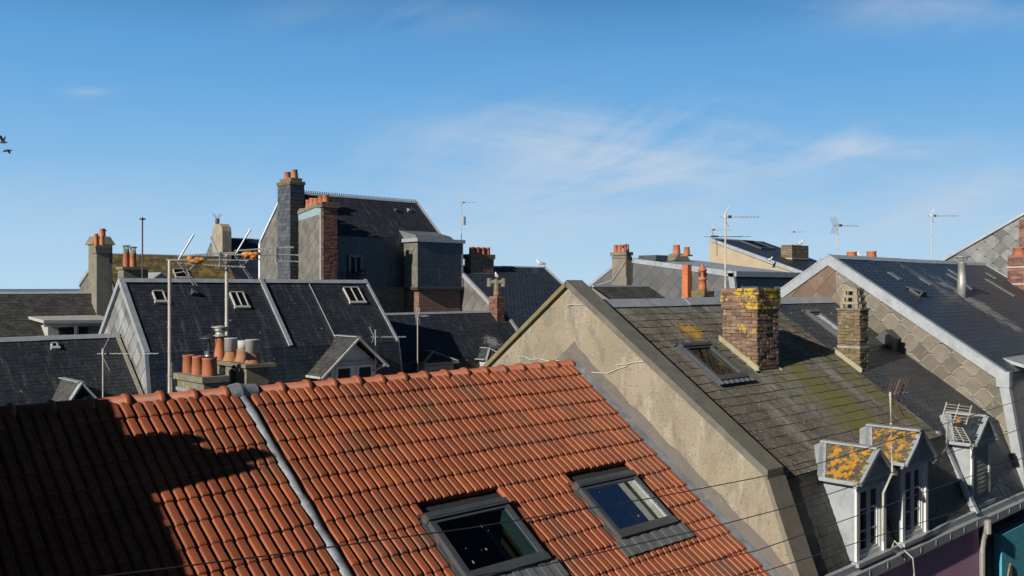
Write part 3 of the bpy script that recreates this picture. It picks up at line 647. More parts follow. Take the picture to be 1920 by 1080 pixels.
for a in (0, 2.1, 4.2): b.tube([V(p3) + V((.11 * math.cos(a), .11 * math.sin(a), .50)), V(p3) + V((.065 * math.cos(a), .065 * math.sin(a), .30))], .004, 5)
b.build('flue_cowl', dark_metal, ch, label='dark conical rain cowl on a thin stem')
b = MB()
for y0_, y1_ in ((11.60, 11.92), (12.06, 12.24), (12.44, 12.80)): b.box((5.84, y0_, -1.62), (6.17, y1_, -1.10))
b.box((5.845, 11.61, -3.4), (6.16, 12.79, -1.60)); b.box((6.05, 11.63, -1.61), (6.15, 12.78, -1.11)); c2 = b.build('chimney', stone_moss, hr, label='pierced grey chimney with metal-sleeved pots')
b = MB(); b.box((5.80, 11.55, -1.10), (6.26, 11.98, -1.05)); b.box((5.80, 11.99, -1.10), (6.22, 12.38, -1.045)); b.box((5.80, 12.39, -1.10), (6.22, 12.85, -1.05)); b.build('chimney_cap', stone_moss, c2)
for (x, y, kind) in ((6.0, 11.74, 'sleeve'), (6.03, 12.08, 'low'), (5.97, 12.32, 'sleeve'), (5.97, 12.68, 'cowl')):
    p_ = V((x, y, -1.05))
    if kind == 'cowl':
        pt = pot(c2, p_, .085, .32); b = MB()
        b.lathe(p_ + V((0, 0, .30)), [(.06, 0), (.065, .03), (.12, .04), (.12, .05), (.07, .065), (.065, .12), (.09, .125), (.09, .135), (.06, .15), (.13, .17), (.13, .18), (.001, .2)], 18); b.build('cowl', galv, c2)
    else:
        b = MB(); b.lathe(p_, [(.13, -.02), (.125, .01), (.10, .07), (.090, .13), (.088, .18), (.075, .18)], 18); b.build('chimney_pot', terracotta_dirty, c2)
        if kind == 'sleeve': b = MB(); b.lathe(p_ + V((0, 0, .14)), [(.097, 0), (.097, .18), (.102, .182), (.102, .19), (.085, .19)], 20); b.build('pot_sleeve', sleeve_paint, c2)
        else: b = MB(); b.lathe(p_ + V((0, 0, .16)), [(.075, 0), (.075, .14), (.001, .145)], 18); b.build('pot_sleeve', sleeve_paint, c2)
# taller neighbour to the left, outside the frame; its gable and chimney shade the red roof
NP = [(6.2, -3.25), (10.5, -.20), (15.0, -3.4)]
nb = house('taller slate-roofed terraced house at the left end of the red-tiled row', -7, 1.5, NP)
body(nb, -7, 1.5, NP, render_old, top=True); roofseg(nb, 'roof', -7, 1.5, NP[0], NP[1], slate_dark, w=.3, g=.2); roofseg(nb, 'rear_roof', -7, 1.5, NP[2], NP[1], slate_dark, w=.4, g=.3)
c3 = brick_stack(nb, .95, 1.5, 9.25, 9.95, -1.4, -.36, brick_brown, mortar, label='brick chimney on the gable')
pot(c3, (1.22, 9.42, -.36), .12, .34); pot(c3, (1.22, 9.78, -.36), .11, .22)

# ================================================================== rendered gable house, grey mossy roof, pink front
PP = [(6.5, -4.25), (7.05, -2.84), (10.88, -.27), (14.9, -3.25)]
pk = house('old mossy slate-roofed house with rendered gable and pink front', 11.5, 17.8, PP)
body(pk, 11.84, 17.8, PP, pink_wall)
GW = [(6.45, GZ), (6.45, -4.02), (6.96, -2.70), (10.88, .02), (15.3, -3.25), (15.3, GZ)]
b = MB(); b.prism([(11.5, y, z) for y, z in GW], (.34, 0, 0)); gw = b.build('gable_wall', render_sand, pk, label='sunlit pebble-dashed gable wall with white filler lines')
b = MB()
for a, c in ((GW[2], GW[3]),):
    b.prism([(11.44, a[0] - .03, a[1] - .02), (11.44, a[0] - .03, a[1] + .11), (11.44, c[0], c[1] + .12), (11.44, c[0], c[1] + .0)], (.42, 0, 0))
b.build('coping', coping_mat, pk)
b = MB(); a, c = GW[3], GW[4]; b.prism([(11.42, a[0], a[1] + .09), (11.42, a[0], a[1] + .0), (11.42, c[0], c[1] - .0), (11.42, c[0], c[1] + .1)], (.44, 0, 0)); b.build('coping', coping_moss, pk, label='moss-yellowed coping of the rear rake')
b = MB(); b.prism([(11.46, 6.40, -4.1), (11.46, 6.93, -2.72), (11.46, 7.0, -2.72), (11.46, 6.5, -4.1)], (.46, 0, 0)); b.build('coping', render_old, pk)
def offs(y, z, du): return (y, z + du)
sl_o = (OP[1][1] - OP[0][1]) / (OP[1][0] - OP[0][0])
b = MB(); zr = lambda y: OP[1][1] - abs(y - 10.75) * sl_o
yt, zt = 10.62, zr(10.75) + .62
yy = [6.3 + .16 * i for i in range(28)]
for y_a, y_b in zip(yy, yy[1:]):
    j_a = .022 * math.sin(y_a * 9.1) + .014 * math.sin(y_a * 23.7); j_b = .022 * math.sin(y_b * 9.1) + .014 * math.sin(y_b * 23.7)
    b.prism([(11.496, y_a, zr(y_a) - .05), (11.496, y_a, zr(y_a) + .37 + j_a), (11.496, y_b, zr(y_b) + .37 + j_b), (11.496, y_b, zr(y_b) - .05)], (.003, 0, 0))
b.prism([(11.496, yy[-1], zr(yy[-1]) - .05), (11.496, yy[-1], zr(yy[-1]) + .37), (11.496, 10.72, zt - .20), (11.496, 12.3, zr(12.3) + .3), (11.496, 12.3, zr(12.3) - .05), (11.496, 10.75, zr(10.75) - .05)], (.003, 0, 0)); b.build('painted_band', paint_band, pk)
b = MB()
for line in ([(972, 668), (985, 669), (994, 674), (1012, 673), (1030, 677), (1050, 676)], [(1110, 698), (1140, 700), (1158, 692), (1177, 686)], [(1158, 684), (1175, 683), (1190, 679), (1208, 678)], [(1062, 573), (1076, 571), (1092, 571)]):
    pts = [onX(x, y, 11.492) for x, y in line]
    for p, q in zip(pts, pts[1:]): b.bar(p, q, .008, random.uniform(.02, .045), (1, 0, 0))
b.build('crack_filler', white_crack, pk)
roofseg(pk, 'roof', 11.84, 17.8, PP[1], PP[2], slate_moss, w=.26, g=.20, t=.010, jit=1.2, label='brown mossy slate slope')
roofseg(pk, 'mansard_slope', 11.84, 17.8, PP[0], PP[1], slate_mansard, w=.22, g=.15, t=.009, jit=.8, label='dark slate mansard slope under the dormers')
roofseg(pk, 'rear_roof', 11.84, 17.8, PP[3], PP[2], slate_moss, w=.3, g=.22)
ridge_line(pk, 11.84, 17.8, 10.88, -.25)
roof_window(pk, (PP[1], PP[2]), 13.02, 13.88, 8.86, 9.72, label='roof window in the mossy slope', lift=.03, hgt=.08, apron=.12)
c1 = brick_stack(pk, 14.5, 15.22, 9.0, 9.72, -1.75, -.01, brick_brown, mortar, cap=(.03, .36, brick_cap), label='thick weathered brick chimney with yellow lichen on its cap', prot=.020, bh=.054)
b = MB(); b.prism([(14.44, 8.93, -1.70), (14.44, 8.93, -1.43), (14.44, 9.78, -.88), (14.44, 9.78, -1.12)], (.05, 0, 0)); b.prism([(14.44, 8.93, -1.70), (15.3, 8.93, -1.70), (15.3, 8.93, -1.545), (14.44, 8.93, -1.50)], (0, .055, 0)); b.prism([(15.24, 8.93, -1.70), (15.24, 8.93, -1.53), (15.24, 9.78, -.96), (15.24, 9.78, -1.12)], (.04, 0, 0)); b.build('flashing', mortar_moss, c1)
c2_ = brick_stack(pk, 17.86, 18.24, 8.70, 9.17, -2.0, -.46, brick_moss, mortar, label='slim mossy brick chimney with a stacked stone louvre pot', prot=.016, bh=.054)
b = MB(); b.box((17.83, 8.67, -.46), (18.27, 9.2, -.42)); b.build('chimney_cap', stone_moss, c2_)
b = MB(); cxp, cyp = 18.05, 8.93
for i in range(3):
    z0_ = -.42 + i * .135; r_ = .155 - i * .018
    for sx, sy in ((-1, -1), (1, -1), (1, 1), (-1, 1)): b.box((cxp + sx * r_ - .03, cyp + sy * r_ - .03, z0_), (cxp + sx * r_ + .03, cyp + sy * r_ + .03, z0_ + .085))
    b.box((cxp - r_ - .04, cyp - r_ - .04, z0_ + .085), (cxp + r_ + .04, cyp + r_ + .04, z0_ + .135))
b.box((cxp - .17, cyp - .13, -.012), (cxp + .13, cyp + .13, .01)); b.build('louvre_pot', mat('buff_stone', (.36, .31, .21), (.27, .23, .15), .9, .1, 8, bump=.3), c2_)
b = MB(); b.box((17.845, 8.685, -1.24), (18.255, 9.185, -1.20)); b.build('strap', galv, c2_)
b = MB(); b.prism([(17.81, 8.63, -2.0), (17.81, 8.63, -1.64), (17.81, 9.24, -1.24), (17.81, 9.24, -1.6)], (.04, 0, 0)); b.prism([(17.81, 8.63, -2.0), (18.3, 8.63, -2.0), (18.3, 8.63, -1.75), (17.81, 8.63, -1.72)], (0, .06, 0)); b.build('flashing', mortar_moss, c2_)
def dormer(parent, X0, X1, Yf, zs, ze, za, Yback, Yslope_top, label, rm, wtype='casement', ov=.12, facia=True):
    """gabled dormer: zinc cheeks, front frame, pitched roof running back into the slope"""
    xm = (X0 + X1) / 2; b = MB()
    for X, s_ in ((X0, 1), (X1, -1)):
        b.prism([(X, Yf, zs), (X, Yf, ze), (X, Yslope_top + .5, ze), (X, Yf + .1, zs)], (s_ * .05, 0, 0))
    b.prism([(X0, Yf + .01, ze), (X1, Yf + .01, ze), (xm, Yf + .01, za - .05)], (0, .06, 0))
    b.box((X0 - .07, Yf - .10, zs - .06), (X1 + .07, Yf + .02, zs))
    dm = b.build('dormer', zinc, parent, label=label)
    b = MB(); b.box((X0 - .005, Yf - .035, zs), (X0 + .085, Yf + .0, ze)); b.box((X1 - .085, Yf - .035, zs), (X1 + .005, Yf + .0, ze)); b.box((X0 + .085, Yf - .035, ze - .07), (X1 - .085, Yf, ze)); b.build('window_surround', white_paint, dm)
    if wtype == 'casement': window_front(dm, X0 + .085, X1 - .085, Yf - .0, zs, ze - .07, 2, 3, name='window')
    else:
        b = MB(); kk = 26
        for i in range(kk): z_ = zs + (ze - zs - .08) * i / kk; b.box((X0 + .09, Yf - .015 + .006 * (i % 2), z_), (X1 - .09, Yf + .02, z_ + (ze - zs - .08) / kk))
        b.build('roller_shutter', white_old, dm)
    yf = Yf - ov; xl, xr = X0 - ov, X1 + ov; zl = ze - .02
    bk = lambda z: 6.90 + (z - zl) / (za - zl) * .28
    for (xa, outx) in ((xl, -1), (xr, 1)):
        poly = [(xa, yf, zl), (xm, yf, za), (xm, bk(za), za), (xa, bk(zl), zl)]
        cover(poly, (outx, 0, 1), w=.2, g=.14, t=.01, off=.03, jit=1.3).build('dormer_roof', [rm, roof_under, galv], dm)
    b = MB(); T = lambda p, dz: V(p) + V((0, 0, dz))
    for xa in (xl, xr):
        b.bar((xa, yf, zl + .01), (xm, yf, za + .02), .05, .09, (0, 1, 0)); b.bar((xa, yf, zl + .02), (xa, bk(zl) + .05, zl + .02), .06, .06)
    b.bar((xm, yf - .02, za + .05), (xm, bk(za) + .05, za + .05), .14, .03)
    for xa in (xl, xr): b.bar((xm, bk(za) + .02, za + .03), (xa, bk(zl) + .02, zl + .05), .14, .02, (0, -.5, .8))
    b.prism([(xl - .02, 6.85, zl + .03), (xm, 7.16, za + .05), (xm, 7.38, za - .06), (xl - .02, Yback(zl) + .06, zl + .0)], (0, 0, .02)); b.prism([(xr + .02, 6.85, zl + .03), (xm, 7.16, za + .05), (xm, 7.38, za - .06), (xr + .02, Yback(zl) + .06, zl + .0)], (0, 0, .02))
    b.prism([(xl + .02, yf + .03, zl), (xr - .02, yf + .03, zl), (xm, yf + .03, za - .01)], (0, .03, 0))
    b.box((xl, yf + .03, zl - .06), (xr, Yf - .036, zl + .0))
    b.build('zinc_trim', zinc, dm); return dm
ybk = lambda z: 10.88 - (-.27 - z) / ((-.27 + 2.84) / (10.88 - 7.05))
dormer(pk, 13.08, 14.06, 6.45, -4.12, -2.92, -2.50, ybk, 7.0, 'left dormer, orange lichen on its slates', slate_lichen)
dormer(pk, 14.66, 15.64, 6.45, -4.12, -2.84, -2.40, ybk, 7.0, 'right dormer of the pink house', slate_lichen)
b = MB(); b.box((11.86, 6.33, GZ), (17.66, 6.47, -4.36)); b.build('facade', pink_wall, pk, label='mauve-pink rendered street front')
strip(pk, 'party_flashing', [(17.8, 7.15, -2.78), (17.8, 6.42, -4.22)], .12, .1, zinc, .03)
def gutter(parent, X0, X1, Y, z):
    b = MB(); b.box((X0, Y - .16, z - .03), (X1, Y + .12, z)); b.box((X0, Y - .19, z - .10), (X1, Y - .16, z + .05)); b.box((X0, Y - .02, z + .0), (X1, Y + .05, z + .10))
    x = X0
    while x < X1: b.box((x, Y - .196, z - .06), (x + .03, Y - .19, z + .03)); x += .6
    b.box((X0, Y - .06, z - .16), (X1, Y + .02, z - .032)); return b.build('gutter', zinc, parent)
gutter(pk, 11.9, 17.78, 6.42, -4.24)
b = MB(); b.tube([(17.72, 6.20, -4.28), (17.72, 6.20, -4.40), (17.74, 6.28, -4.62), (17.74, 6.30, -4.8), (17.74, 6.30, GZ + .1)], .055, 10); b.tube([(17.72, 6.2, -4.5), (17.72, 6.2, -4.25)], .07, 10); b.build('downpipe', galv, pk)
b = MB(); b.tube([(14.2, 6.38, -4.1), (14.22, 6.36, -4.0), (14.3, 6.1, -4.24), (14.4, 6.12, -4.5), (14.38, 6.2, -5.2), (14.4, 6.2, -6.5)], .012, 6); b.build('cable', white_old, pk)

# ================================================================== teal house
TP = [(6.5, -4.3), (7.05, -2.84), (10.88, -.27), (14.9, -3.25)]
th = house('dark-roofed house with turquoise front and shuttered dormer', 17.8, 20.75, TP)
body(th, 17.81, 20.75, TP, navy_wall)
roofseg(th, 'roof', 17.8, 20.75, TP[1], TP[2], slate_dark, w=.22, g=.15, hooks=True, t=.006, jit=.5, label='clean dark slate slope')
roofseg(th, 'mansard_slope', 17.86, 20.75, TP[0], TP[1], slate_dark, w=.22, g=.15, hooks=True, t=.006, jit=.5)
roofseg(th, 'rear_roof', 17.8, 20.75, TP[3], TP[2], slate_dark, w=.22, g=.15)
ridge_line(th, 17.8, 20.72, 10.88, -.27)
roof_window(th, (TP[1], TP[2]), 18.75, 19.2, 9.55, 10.45, label='narrow flat roof window near the ridge', deep=False, lift=.03, hgt=.07)
b = MB(); Q, _, _, _ = slope_frame(TP[1], TP[2]); b.hexa([Q(18.7, 2.65, .02), Q(19.2, 2.65, .02), Q(19.2, 2.9, .02), Q(18.7, 2.9, .02)], [Q(18.7, 2.65, .04), Q(19.2, 2.65, .04), Q(19.2, 2.9, .04), Q(18.7, 2.9, .04)]); b.build('zinc_patch', zinc, th)
pv = onX(1660, 640, 20.4)
b = MB(); b.box((20.35, 9.14, -1.75), (20.735, 9.50, -1.16)); b.prism([(20.33, 9.10, -1.16), (20.33, 9.54, -1.16), (20.33, 9.32, -.95)], (.41, 0, 0)); vb = b.build('vent_box', zinc_dark, th)
dormer(th, 18.05, 19.0, 6.62, -4.12, -2.95, -2.50, ybk, 7.0, 'dormer with a closed white shutter', slate_dark, 'shutter')
gutter(th, 17.8, 20.7, 6.44, -4.3)
b = MB(); b.box((17.82, 6.44, -9.5), (20.7, 6.455, -4.66))
b.build('cladding', navy_wall, th)
b = MB(); b.box((18.75, 6.30, -9.5), (20.6, 6.439, -4.75)); b.build('stucco_panel', teal_wall, th)
b = MB(); b.prism([(18.9, 6.26, -5.9), (19.0, 6.26, -5.55), (19.12, 6.26, -5.35), (19.18, 6.26, -5.45), (19.22, 6.26, -5.75), (19.22, 6.26, -6.9), (18.9, 6.26, -6.9)], (0, .03, 0)); b.build('wall_ornament', stone_moss, th)

# ================================================================== scalloped-gable house
DP = [(6.5, -4.25), (6.9, -1.83), (10.88, .754), (14.86, -1.83)]; DX = 20.75
dh = house('large blue-black slate house with scalloped grey gable cladding', DX, 30.8, DP)
body(dh, DX, 30.8, DP, render_old)
out = (-1, 0, 0)
cover([(DX, 6.55, -4.0), (DX, 6.9, -1.83), (DX, 10.70, .63), (DX, 10.70, -3.0), (DX, 6.55, -5.5)], out, 'scallop', w=.225, t=.02, off=.01).build('gable_cladding', [fibre_grey, roof_under, edge_pale], dh, label='grey scalloped cladding with white-edged tiles')
cover([(DX, 10.70, .63), (DX, 10.88, .754), (DX, 14.86, -1.83), (DX, 14.86, -3.2), (DX, 10.70, -3)], out, 'diamond', w=.26, t=.02, off=.01).build('gable_cladding', [fibre_brown, roof_under, fibre_brown], dh, label='rust-brown diamond cladding left of the apex')
roofseg(dh, 'roof', DX, 30.8, DP[1], DP[2], slate_blue, w=.22, g=.14, hooks=True, t=.006, jit=.5, label='blue-black slate slope with pale streaks')
roofseg(dh, 'mansard_slope', DX, 30.8, DP[0], DP[1], slate_dark, w=.22, g=.14, hooks=True, t=.006, jit=.5)
roofseg(dh, 'rear_roof', DX, 30.8, DP[3], DP[2], slate_blue, w=.3, g=.2)
ridge_line(dh, DX, 30.8, 10.88, .754, w=.13)
b = MB()
for a, c in ((DP[1], DP[2]), (DP[3], DP[2])):
    b.prism([(DX - .06, a[0], a[1] - .20), (DX - .06, c[0], c[1] - .20), (DX - .06, c[0], c[1] + .03), (DX - .06, a[0], a[1] + .03)], (.03, 0, 0))
    b.prism([(DX - .07, a[0], a[1] + .035), (DX - .07, c[0], c[1] + .035), (DX - .07, c[0], c[1] + .075), (DX - .07, a[0], a[1] + .075)], (.16, 0, 0))
b.prism([(DX - .06, 6.45, -4.25), (DX - .06, 6.86, -1.83), (DX - .06, 7.05, -1.83), (DX - .06, 6.62, -4.25)], (.16, 0, 0))
b.box((DX - .075, 6.80, -2.1), (DX + .10, 7.06, -1.77)); b.build('verge_trim', zinc, dh)
strip(dh, 'verge_trim', [(30.8, 6.9, -1.83), (30.8, 10.88, .754)], .12, .05, zinc, .03)
P2, e2, n2, l2 = slope_frame(DP[1], DP[2])
def patch(parent, name, x0, x1, y0, y1, m, h=.05, seg=(DP[1], DP[2])):
    Pq, eq, nq, lq = slope_frame(*seg); b = MB(); d0 = (y0 - seg[0][0]) / eq.y; d1 = (y1 - seg[0][0]) / eq.y
    b.hexa([Pq(x0, d0, .02), Pq(x1, d0, .02), Pq(x1, d1, .02), Pq(x0, d1, .02)], [Pq(x0, d0, h), Pq(x1, d0, h), Pq(x1, d1, h), Pq(x0, d1, h)]); return b.build(name, m, parent)
for (x0, x1, y0, y1) in ((22.6, 22.85, 10.0, 10.3), (24.0, 24.25, 9.8, 10.1), (26.3, 26.55, 9.6, 10.3), (28.6, 28.85, 9.3, 10.1), (26.9, 27.1, 10.2, 10.5), (29.5, 29.7, 10.1, 10.4)): patch(dh, 'light_patch', x0, x1, y0, y1, zinc_mid, .04)
roof_vent = MB(); roof_vent.prism([P2(22.3, 2.95, .02), P2(22.6, 2.95, .02), P2(22.6, 3.25, .02), P2(22.3, 3.25, .02)], n2 * .05); roof_vent.prism([P2(22.3, 2.93, .03), P2(22.6, 2.93, .03), P2(22.6, 2.93, .16), P2(22.3, 2.93, .16)], e2 * .03); roof_vent.hexa([P2(22.28, 2.92, .15), P2(22.62, 2.92, .15), P2(22.62, 3.35, .04), P2(22.28, 3.35, .04)], [P2(22.28, 2.92, .165), P2(22.62, 2.92, .165), P2(22.62, 3.35, .055), P2(22.28, 3.35, .055)])
roof_vent.build('roof_vent', zinc_dark, dh)
b = MB(); vp = V((25.0, 9.38, -.3)); b.lathe(vp, [(.115, 0), (.11, .5), (.10, .52), (.095, .95), (.12, .97)], 16)
for a in range(5): b.tube([vp + V((.09 * math.cos(a * 1.26), .09 * math.sin(a * 1.26), .95)), vp + V((.14 * math.cos(a * 1.26), .14 * math.sin(a * 1.26), 1.12))], .008, 4)
b.lathe(vp + V((0, 0, 1.11)), [(.20, 0), (.20, .015), (.001, .06)], 16); b.build('flue_pipe', galv, dh, label='round metal flue with a flat rain cap')
# front zinc dormer at the right edge
b = MB(); b.box((21.9, 6.2, -3.9), (23.6, 6.9, -2.0)); zd = b.build('dormer', zinc, dh, label='box dormer with zinc roof at the right edge')
b = MB(); b.hexa([(21.7, 5.95, -2.0), (23.8, 5.95, -2.0), (23.8, 7.9, -1.45), (21.7, 7.9, -1.45)], [(21.7, 5.95, -1.93), (23.8, 5.95, -1.93), (23.8, 7.9, -1.38), (21.7, 7.9, -1.38)]); b.build('dormer_roof', zinc, zd)
window_front(zd, 22.0, 23.4, 6.12, -3.8, -2.1, 2, 1)
gutter(dh, DX, 30.7, 6.44, -4.3)
c4 = thing('terracotta', 'x', 'x', (0, 0, 0)); bpy.data.objects.remove(c4)
b = MB(); b.box((24.8, 12.6, -1.2), (26.2, 13.1, .66)); cD = b.build('chimney', render_old, dh, label='chimney behind the ridge, only its two orange pots showing')
pD = onY(1597, 484, 12.8); pot(cD, (pD.x, 12.8, .66), .155, .42, taper=.9); pD = onY(1634, 484, 12.8); pot(cD, (pD.x, 12.8, .66), .16, .47, taper=.85)
c5 = brick_stack(dh, 30.25, 30.95, 9.2, 10.0, -1.5, .98, brick_red, mortar, label='red brick chimney on the far verge', bl=.24, bh=.07)
b = MB(); b.box((30.23, 9.18, .62), (30.97, 10.02, .66)); b.box((30.23, 9.18, .1), (30.97, 10.02, .14)); b.build('strap', white_old, c5)
pot(c5, (30.5, 9.75, .98), .2, .26, taper=.8)

# ================================================================== far right neighbour with scale cladding
FP = [(6.5, -.1), (6.51, -.05), (8.6, 3.3), (13.6, .45)]
fh = house('tall house at the right edge clad in pale grey scalloped tiles', 32.5, 40, FP)
body(fh, 32.5, 40, FP, render_old, top=True)
cover([(32.5, 6.5, -3), (32.5, 6.5, -.1), (32.5, 8.6, 3.3), (32.5, 13.6, .45), (32.5, 13.6, -3)], (-1, 0, 0), 'scallop', w=.24, t=.03, off=.01).build('gable_cladding', [fibre_pale, roof_under, fibre_plain], fh)
strip(fh, 'verge_trim', [(32.45, 8.6, 3.33), (32.45, 13.6, .48)], .1, .08, zinc)
roofseg(fh, 'roof', 32.5, 40, FP[3], FP[2], slate_dark, w=.3, g=.25)
q = onX(1916, 480, 32.2)
brick_stack(fh, 32.1, 32.48, q.y - .8, q.y + .05, -1, 2.25, brick_red, mortar, bl=.24, bh=.07, label='brick flue rising against the scalloped gable')

# ================================================================== long slate pair in the middle distance
EP = [(25.3, -4.6), (25.8, -1.89), (27.8, .24), (29.9, -1.9)]
ea = house('slate house with hung-slate gable and two pale-framed skylights, below the mossy roof', 10, 14.5, EP)
body(ea, 10, 14.5, EP, render_old); ES = (EP[1], EP[2])
roofseg(ea, 'roof', 10, 14.5, *ES, slate_dark, w=.2, g=.13, jit=.8); roofseg(ea, 'mansard_slope', 10, 14.5, EP[0], EP[1], slate_dark, w=.2, g=.13); roofseg(ea, 'rear_roof', 10, 14.5, EP[3], EP[2], slate_dark, w=.3, g=.2)
ridge_line(ea, 10, 14.5, 27.8, .24, w=.16)
cover([(10, 25.3, -5), (10, 25.8, -1.89), (10, 27.8, .24), (10, 29.9, -1.9), (10, 29.9, -5)], (-1, 0, 0), 'diamond', w=.3, t=.02, off=.01).build('gable_cladding', [fibre_pale, roof_under, fibre_plain], ea)
def verge(parent, X, pts, w=.13, m=None):
    b = MB()
    for a, c in zip(pts, pts[1:]):
        b.prism([(X - w / 2, a[0], a[1] - .12), (X - w / 2, c[0], c[1] - .12), (X - w / 2, c[0], c[1] + .09), (X - w / 2, a[0], a[1] + .09)], (w, 0, 0))
    return b.build('verge_trim', m or zinc, parent)
verge(ea, 9.97, EP[0:3], .16); verge(ea, 9.97, EP[2:4], .16)
def sky_px(parent, seg, pl, pr_, yt, yb, style='single', **k):
    """small skylight: column range pl..pr_ and rows yt..yb of the slope where it stands"""
    P_, e_, n_, _ = slope_frame(*seg); p0 = V((0, seg[0][0], seg[0][1]))
    def hit(x, y): r = ray(x, y); return r * (p0.dot(n_) / r.dot(n_))
    a = hit((pl + pr_) / 2, yt); c = hit((pl + pr_) / 2, yb); w0 = hit(pl, (yt + yb) / 2).x; w1 = hit(pr_, (yt + yb) / 2).x
    return roof_window(parent, seg, w0, w1, c.y, a.y, style, deep=False, hgt=.10, **k)
sky_px(ea, ES, 287, 308, 548, 568); sky_px(ea, ES, 434, 460, 550, 578, 'double')
def vent_cap(parent, seg, px, py, m=None, s=.3):
    P_, e_, n_, _ = slope_frame(*seg); p0 = V((0, seg[0][0], seg[0][1])); r = ray(px, py); c = r * (p0.dot(n_) / r.dot(n_)) + n_ * .02
    b = MB(); ex = V((1, 0, 0)); lo = [c - ex * s * .5, c + ex * s * .5, c + ex * s * .1 + e_ * s, c - ex * s * .1 + e_ * s]; up = [c - ex * s * .3 + n_ * s * .45, c + ex * s * .3 + n_ * s * .45, c + ex * s * .06 + e_ * s + n_ * .02, c - ex * s * .06 + e_ * s + n_ * .02]
    b.hexa(lo, up); b.build('roof_vent', m or zinc_dark, parent)
vent_cap(ea, ES, 365, 555)
strip(ea, 'party_flashing', [(14.5, 25.8, -1.89), (14.5, 27.8, .26)], .13, .1, zinc, .05)
eb = house('slate house with a timber-eaved twin-window dormer, right half of the long roof', 14.5, 18.65, EP)
body(eb, 14.5, 18.65, EP, render_old)
roofseg(eb, 'roof', 14.5, 18.65, *ES, slate_dark, w=.2, g=.13, jit=.8); roofseg(eb, 'mansard_slope', 14.5, 18.65, EP[0], EP[1], slate_dark, w=.2, g=.13); roofseg(eb, 'rear_roof', 14.5, 18.65, EP[3], EP[2], slate_dark, w=.3, g=.2)
ridge_line(eb, 14.5, 18.65, 27.8, .24, w=.16); verge(eb, 18.66, EP[0:3], .1); verge(eb, 18.66, EP[2:4], .1)
sky_px(eb, ES, 648, 677, 541, 569, 'double')
strip(eb, 'roof_seam', [(16.25, 25.8, -1.885), (16.25, 27.75, .2)], .03, .02, zinc, .05)
# gabled dormer of the right half
wl = onY(622, 700, 25.1); wr = onY(704, 700, 25.1); x0, x1 = wl.x, wr.x
b = MB(); b.box((x0, 25.12, -4.4), (x1, 27.5, -2.42)); b.prism([(x0, 25.12, -2.42), (x1, 25.12, -2.42), ((x0 + x1) / 2, 25.12, -1.78)], (0, 1.5, 0)); de = b.build('dormer', white_paint, eb, label='wide gabled dormer with white timber front')
xm = onY(668, 634, 24.85).x; za = onY(668, 634, 24.85).z; zl = za - .95
for s_ in (-1, 1):
    xo = onY(603 if s_ < 0 else 728, 683, 24.7).x; zo = za - abs(xo - xm) * (.88 if s_ < 0 else .84)
    cover([(xo, 24.7, zo), (xm, 24.7, za), (xm, 27.0, za), (xo, 25.8, zo)], (s_, 0, 1), w=.2, g=.14, t=.012, off=.03).build('dormer_roof', [slate_old, roof_under, galv], de)
    b = MB(); b.bar((xo, 24.7, zo), (xm, 24.7, za), .06, .12, (0, 1, 0)); b.bar((xo, 24.74, zo + .02), (xo, 25.75, zo + .02), .07, .07); b.bar((xm + s_ * (x1 - x0) * .5, 25.1, -2.75), (xm + s_ * ((x1 - x0) * .5 + .2), 24.74, zo + .05), .05, .07, (0, 1, 0)); b.build('barge_board', white_old, de)
b = MB(); b.bar((xm, 24.68, za + .05), (xm, 26.9, za + .05), .2, .03); b.bar((xm, 26.85, za + .04), (xm - .9, 26.1, za - .75), .12, .03, (0, -.5, .8)); b.build('zinc_trim', zinc, de)
b = MB(); b.box((x0 - .05, 25.04, -2.5), (x1 + .05, 25.12, -2.38)); b.build('lintel', white_old, de)
ww = (x1 - x0)
for a, c in ((x0 + .14, x0 + ww * .44), (x0 + ww * .56, x1 - .14)):
    b = MB(); b.box((a, 25.06, -4.0), (c, 25.115, -2.52)); wf = b.build('window_frame', white_paint, de)
    b = MB(); b.f([(a + .07, 25.055, -3.9), (c - .07, 25.055, -3.9), (c - .07, 25.055, -2.6), (a + .07, 25.055, -2.6)]); b.build('pane', dark_room, wf)

# ------------------------------------------------------------------ low slate roof at the left
LP = [(25.2, -3.7), (27.9, -1.41), (30.3, -3.4)]
lh = house('low slate house at the left edge, abutting the hung-slate gable', 1.0, 9.97, LP)
body(lh, 1.0, 9.95, LP, render_old); roofseg(lh, 'roof', 1.0, 9.95, LP[0], LP[1], slate_dark, w=.22, g=.14, jit=1.0); roofseg(lh, 'rear_roof', 1, 9.95, LP[2], LP[1], slate_dark, w=.3, g=.2)
ridge_line(lh, 1, 9.95, 27.9, -1.41, w=.16); strip(lh, 'flashing', [(9.86, 25.2, -3.69), (9.86, 27.9, -1.40)], .11, .015, mortar, .05)
sky_px(lh, (LP[0], LP[1]), 95, 108, 646, 655)
b = MB(); g0 = onY(100, 760, 25.3); g1 = onY(195, 760, 25.3); ga = onY(143, 718, 25.3); gb = onY(150, 722, 26.4)
for xo in (g0.x - .3, g1.x + .3):
    s_ = -1 if xo < ga.x else 1
    cover([(xo, 24.7, ga.z - 1.2), (ga.x, 24.9, ga.z), (ga.x, 26.4, ga.z), (xo, 25.5, ga.z - 1.2)], (s_, 0, 1), w=.2, g=.14, t=.012, off=.03).build('dormer_roof', [slate_old, roof_under, galv], lh)
b.bar((ga.x, 24.9, ga.z + .05), (ga.x, 26.5, ga.z + .05), .16, .03)
for xo in (g0.x - .3, g1.x + .3): b.bar((xo, 24.72, ga.z - 1.2), (ga.x, 24.88, ga.z + .03), .14, .05)
b.build('dormer_trim', zinc, lh)

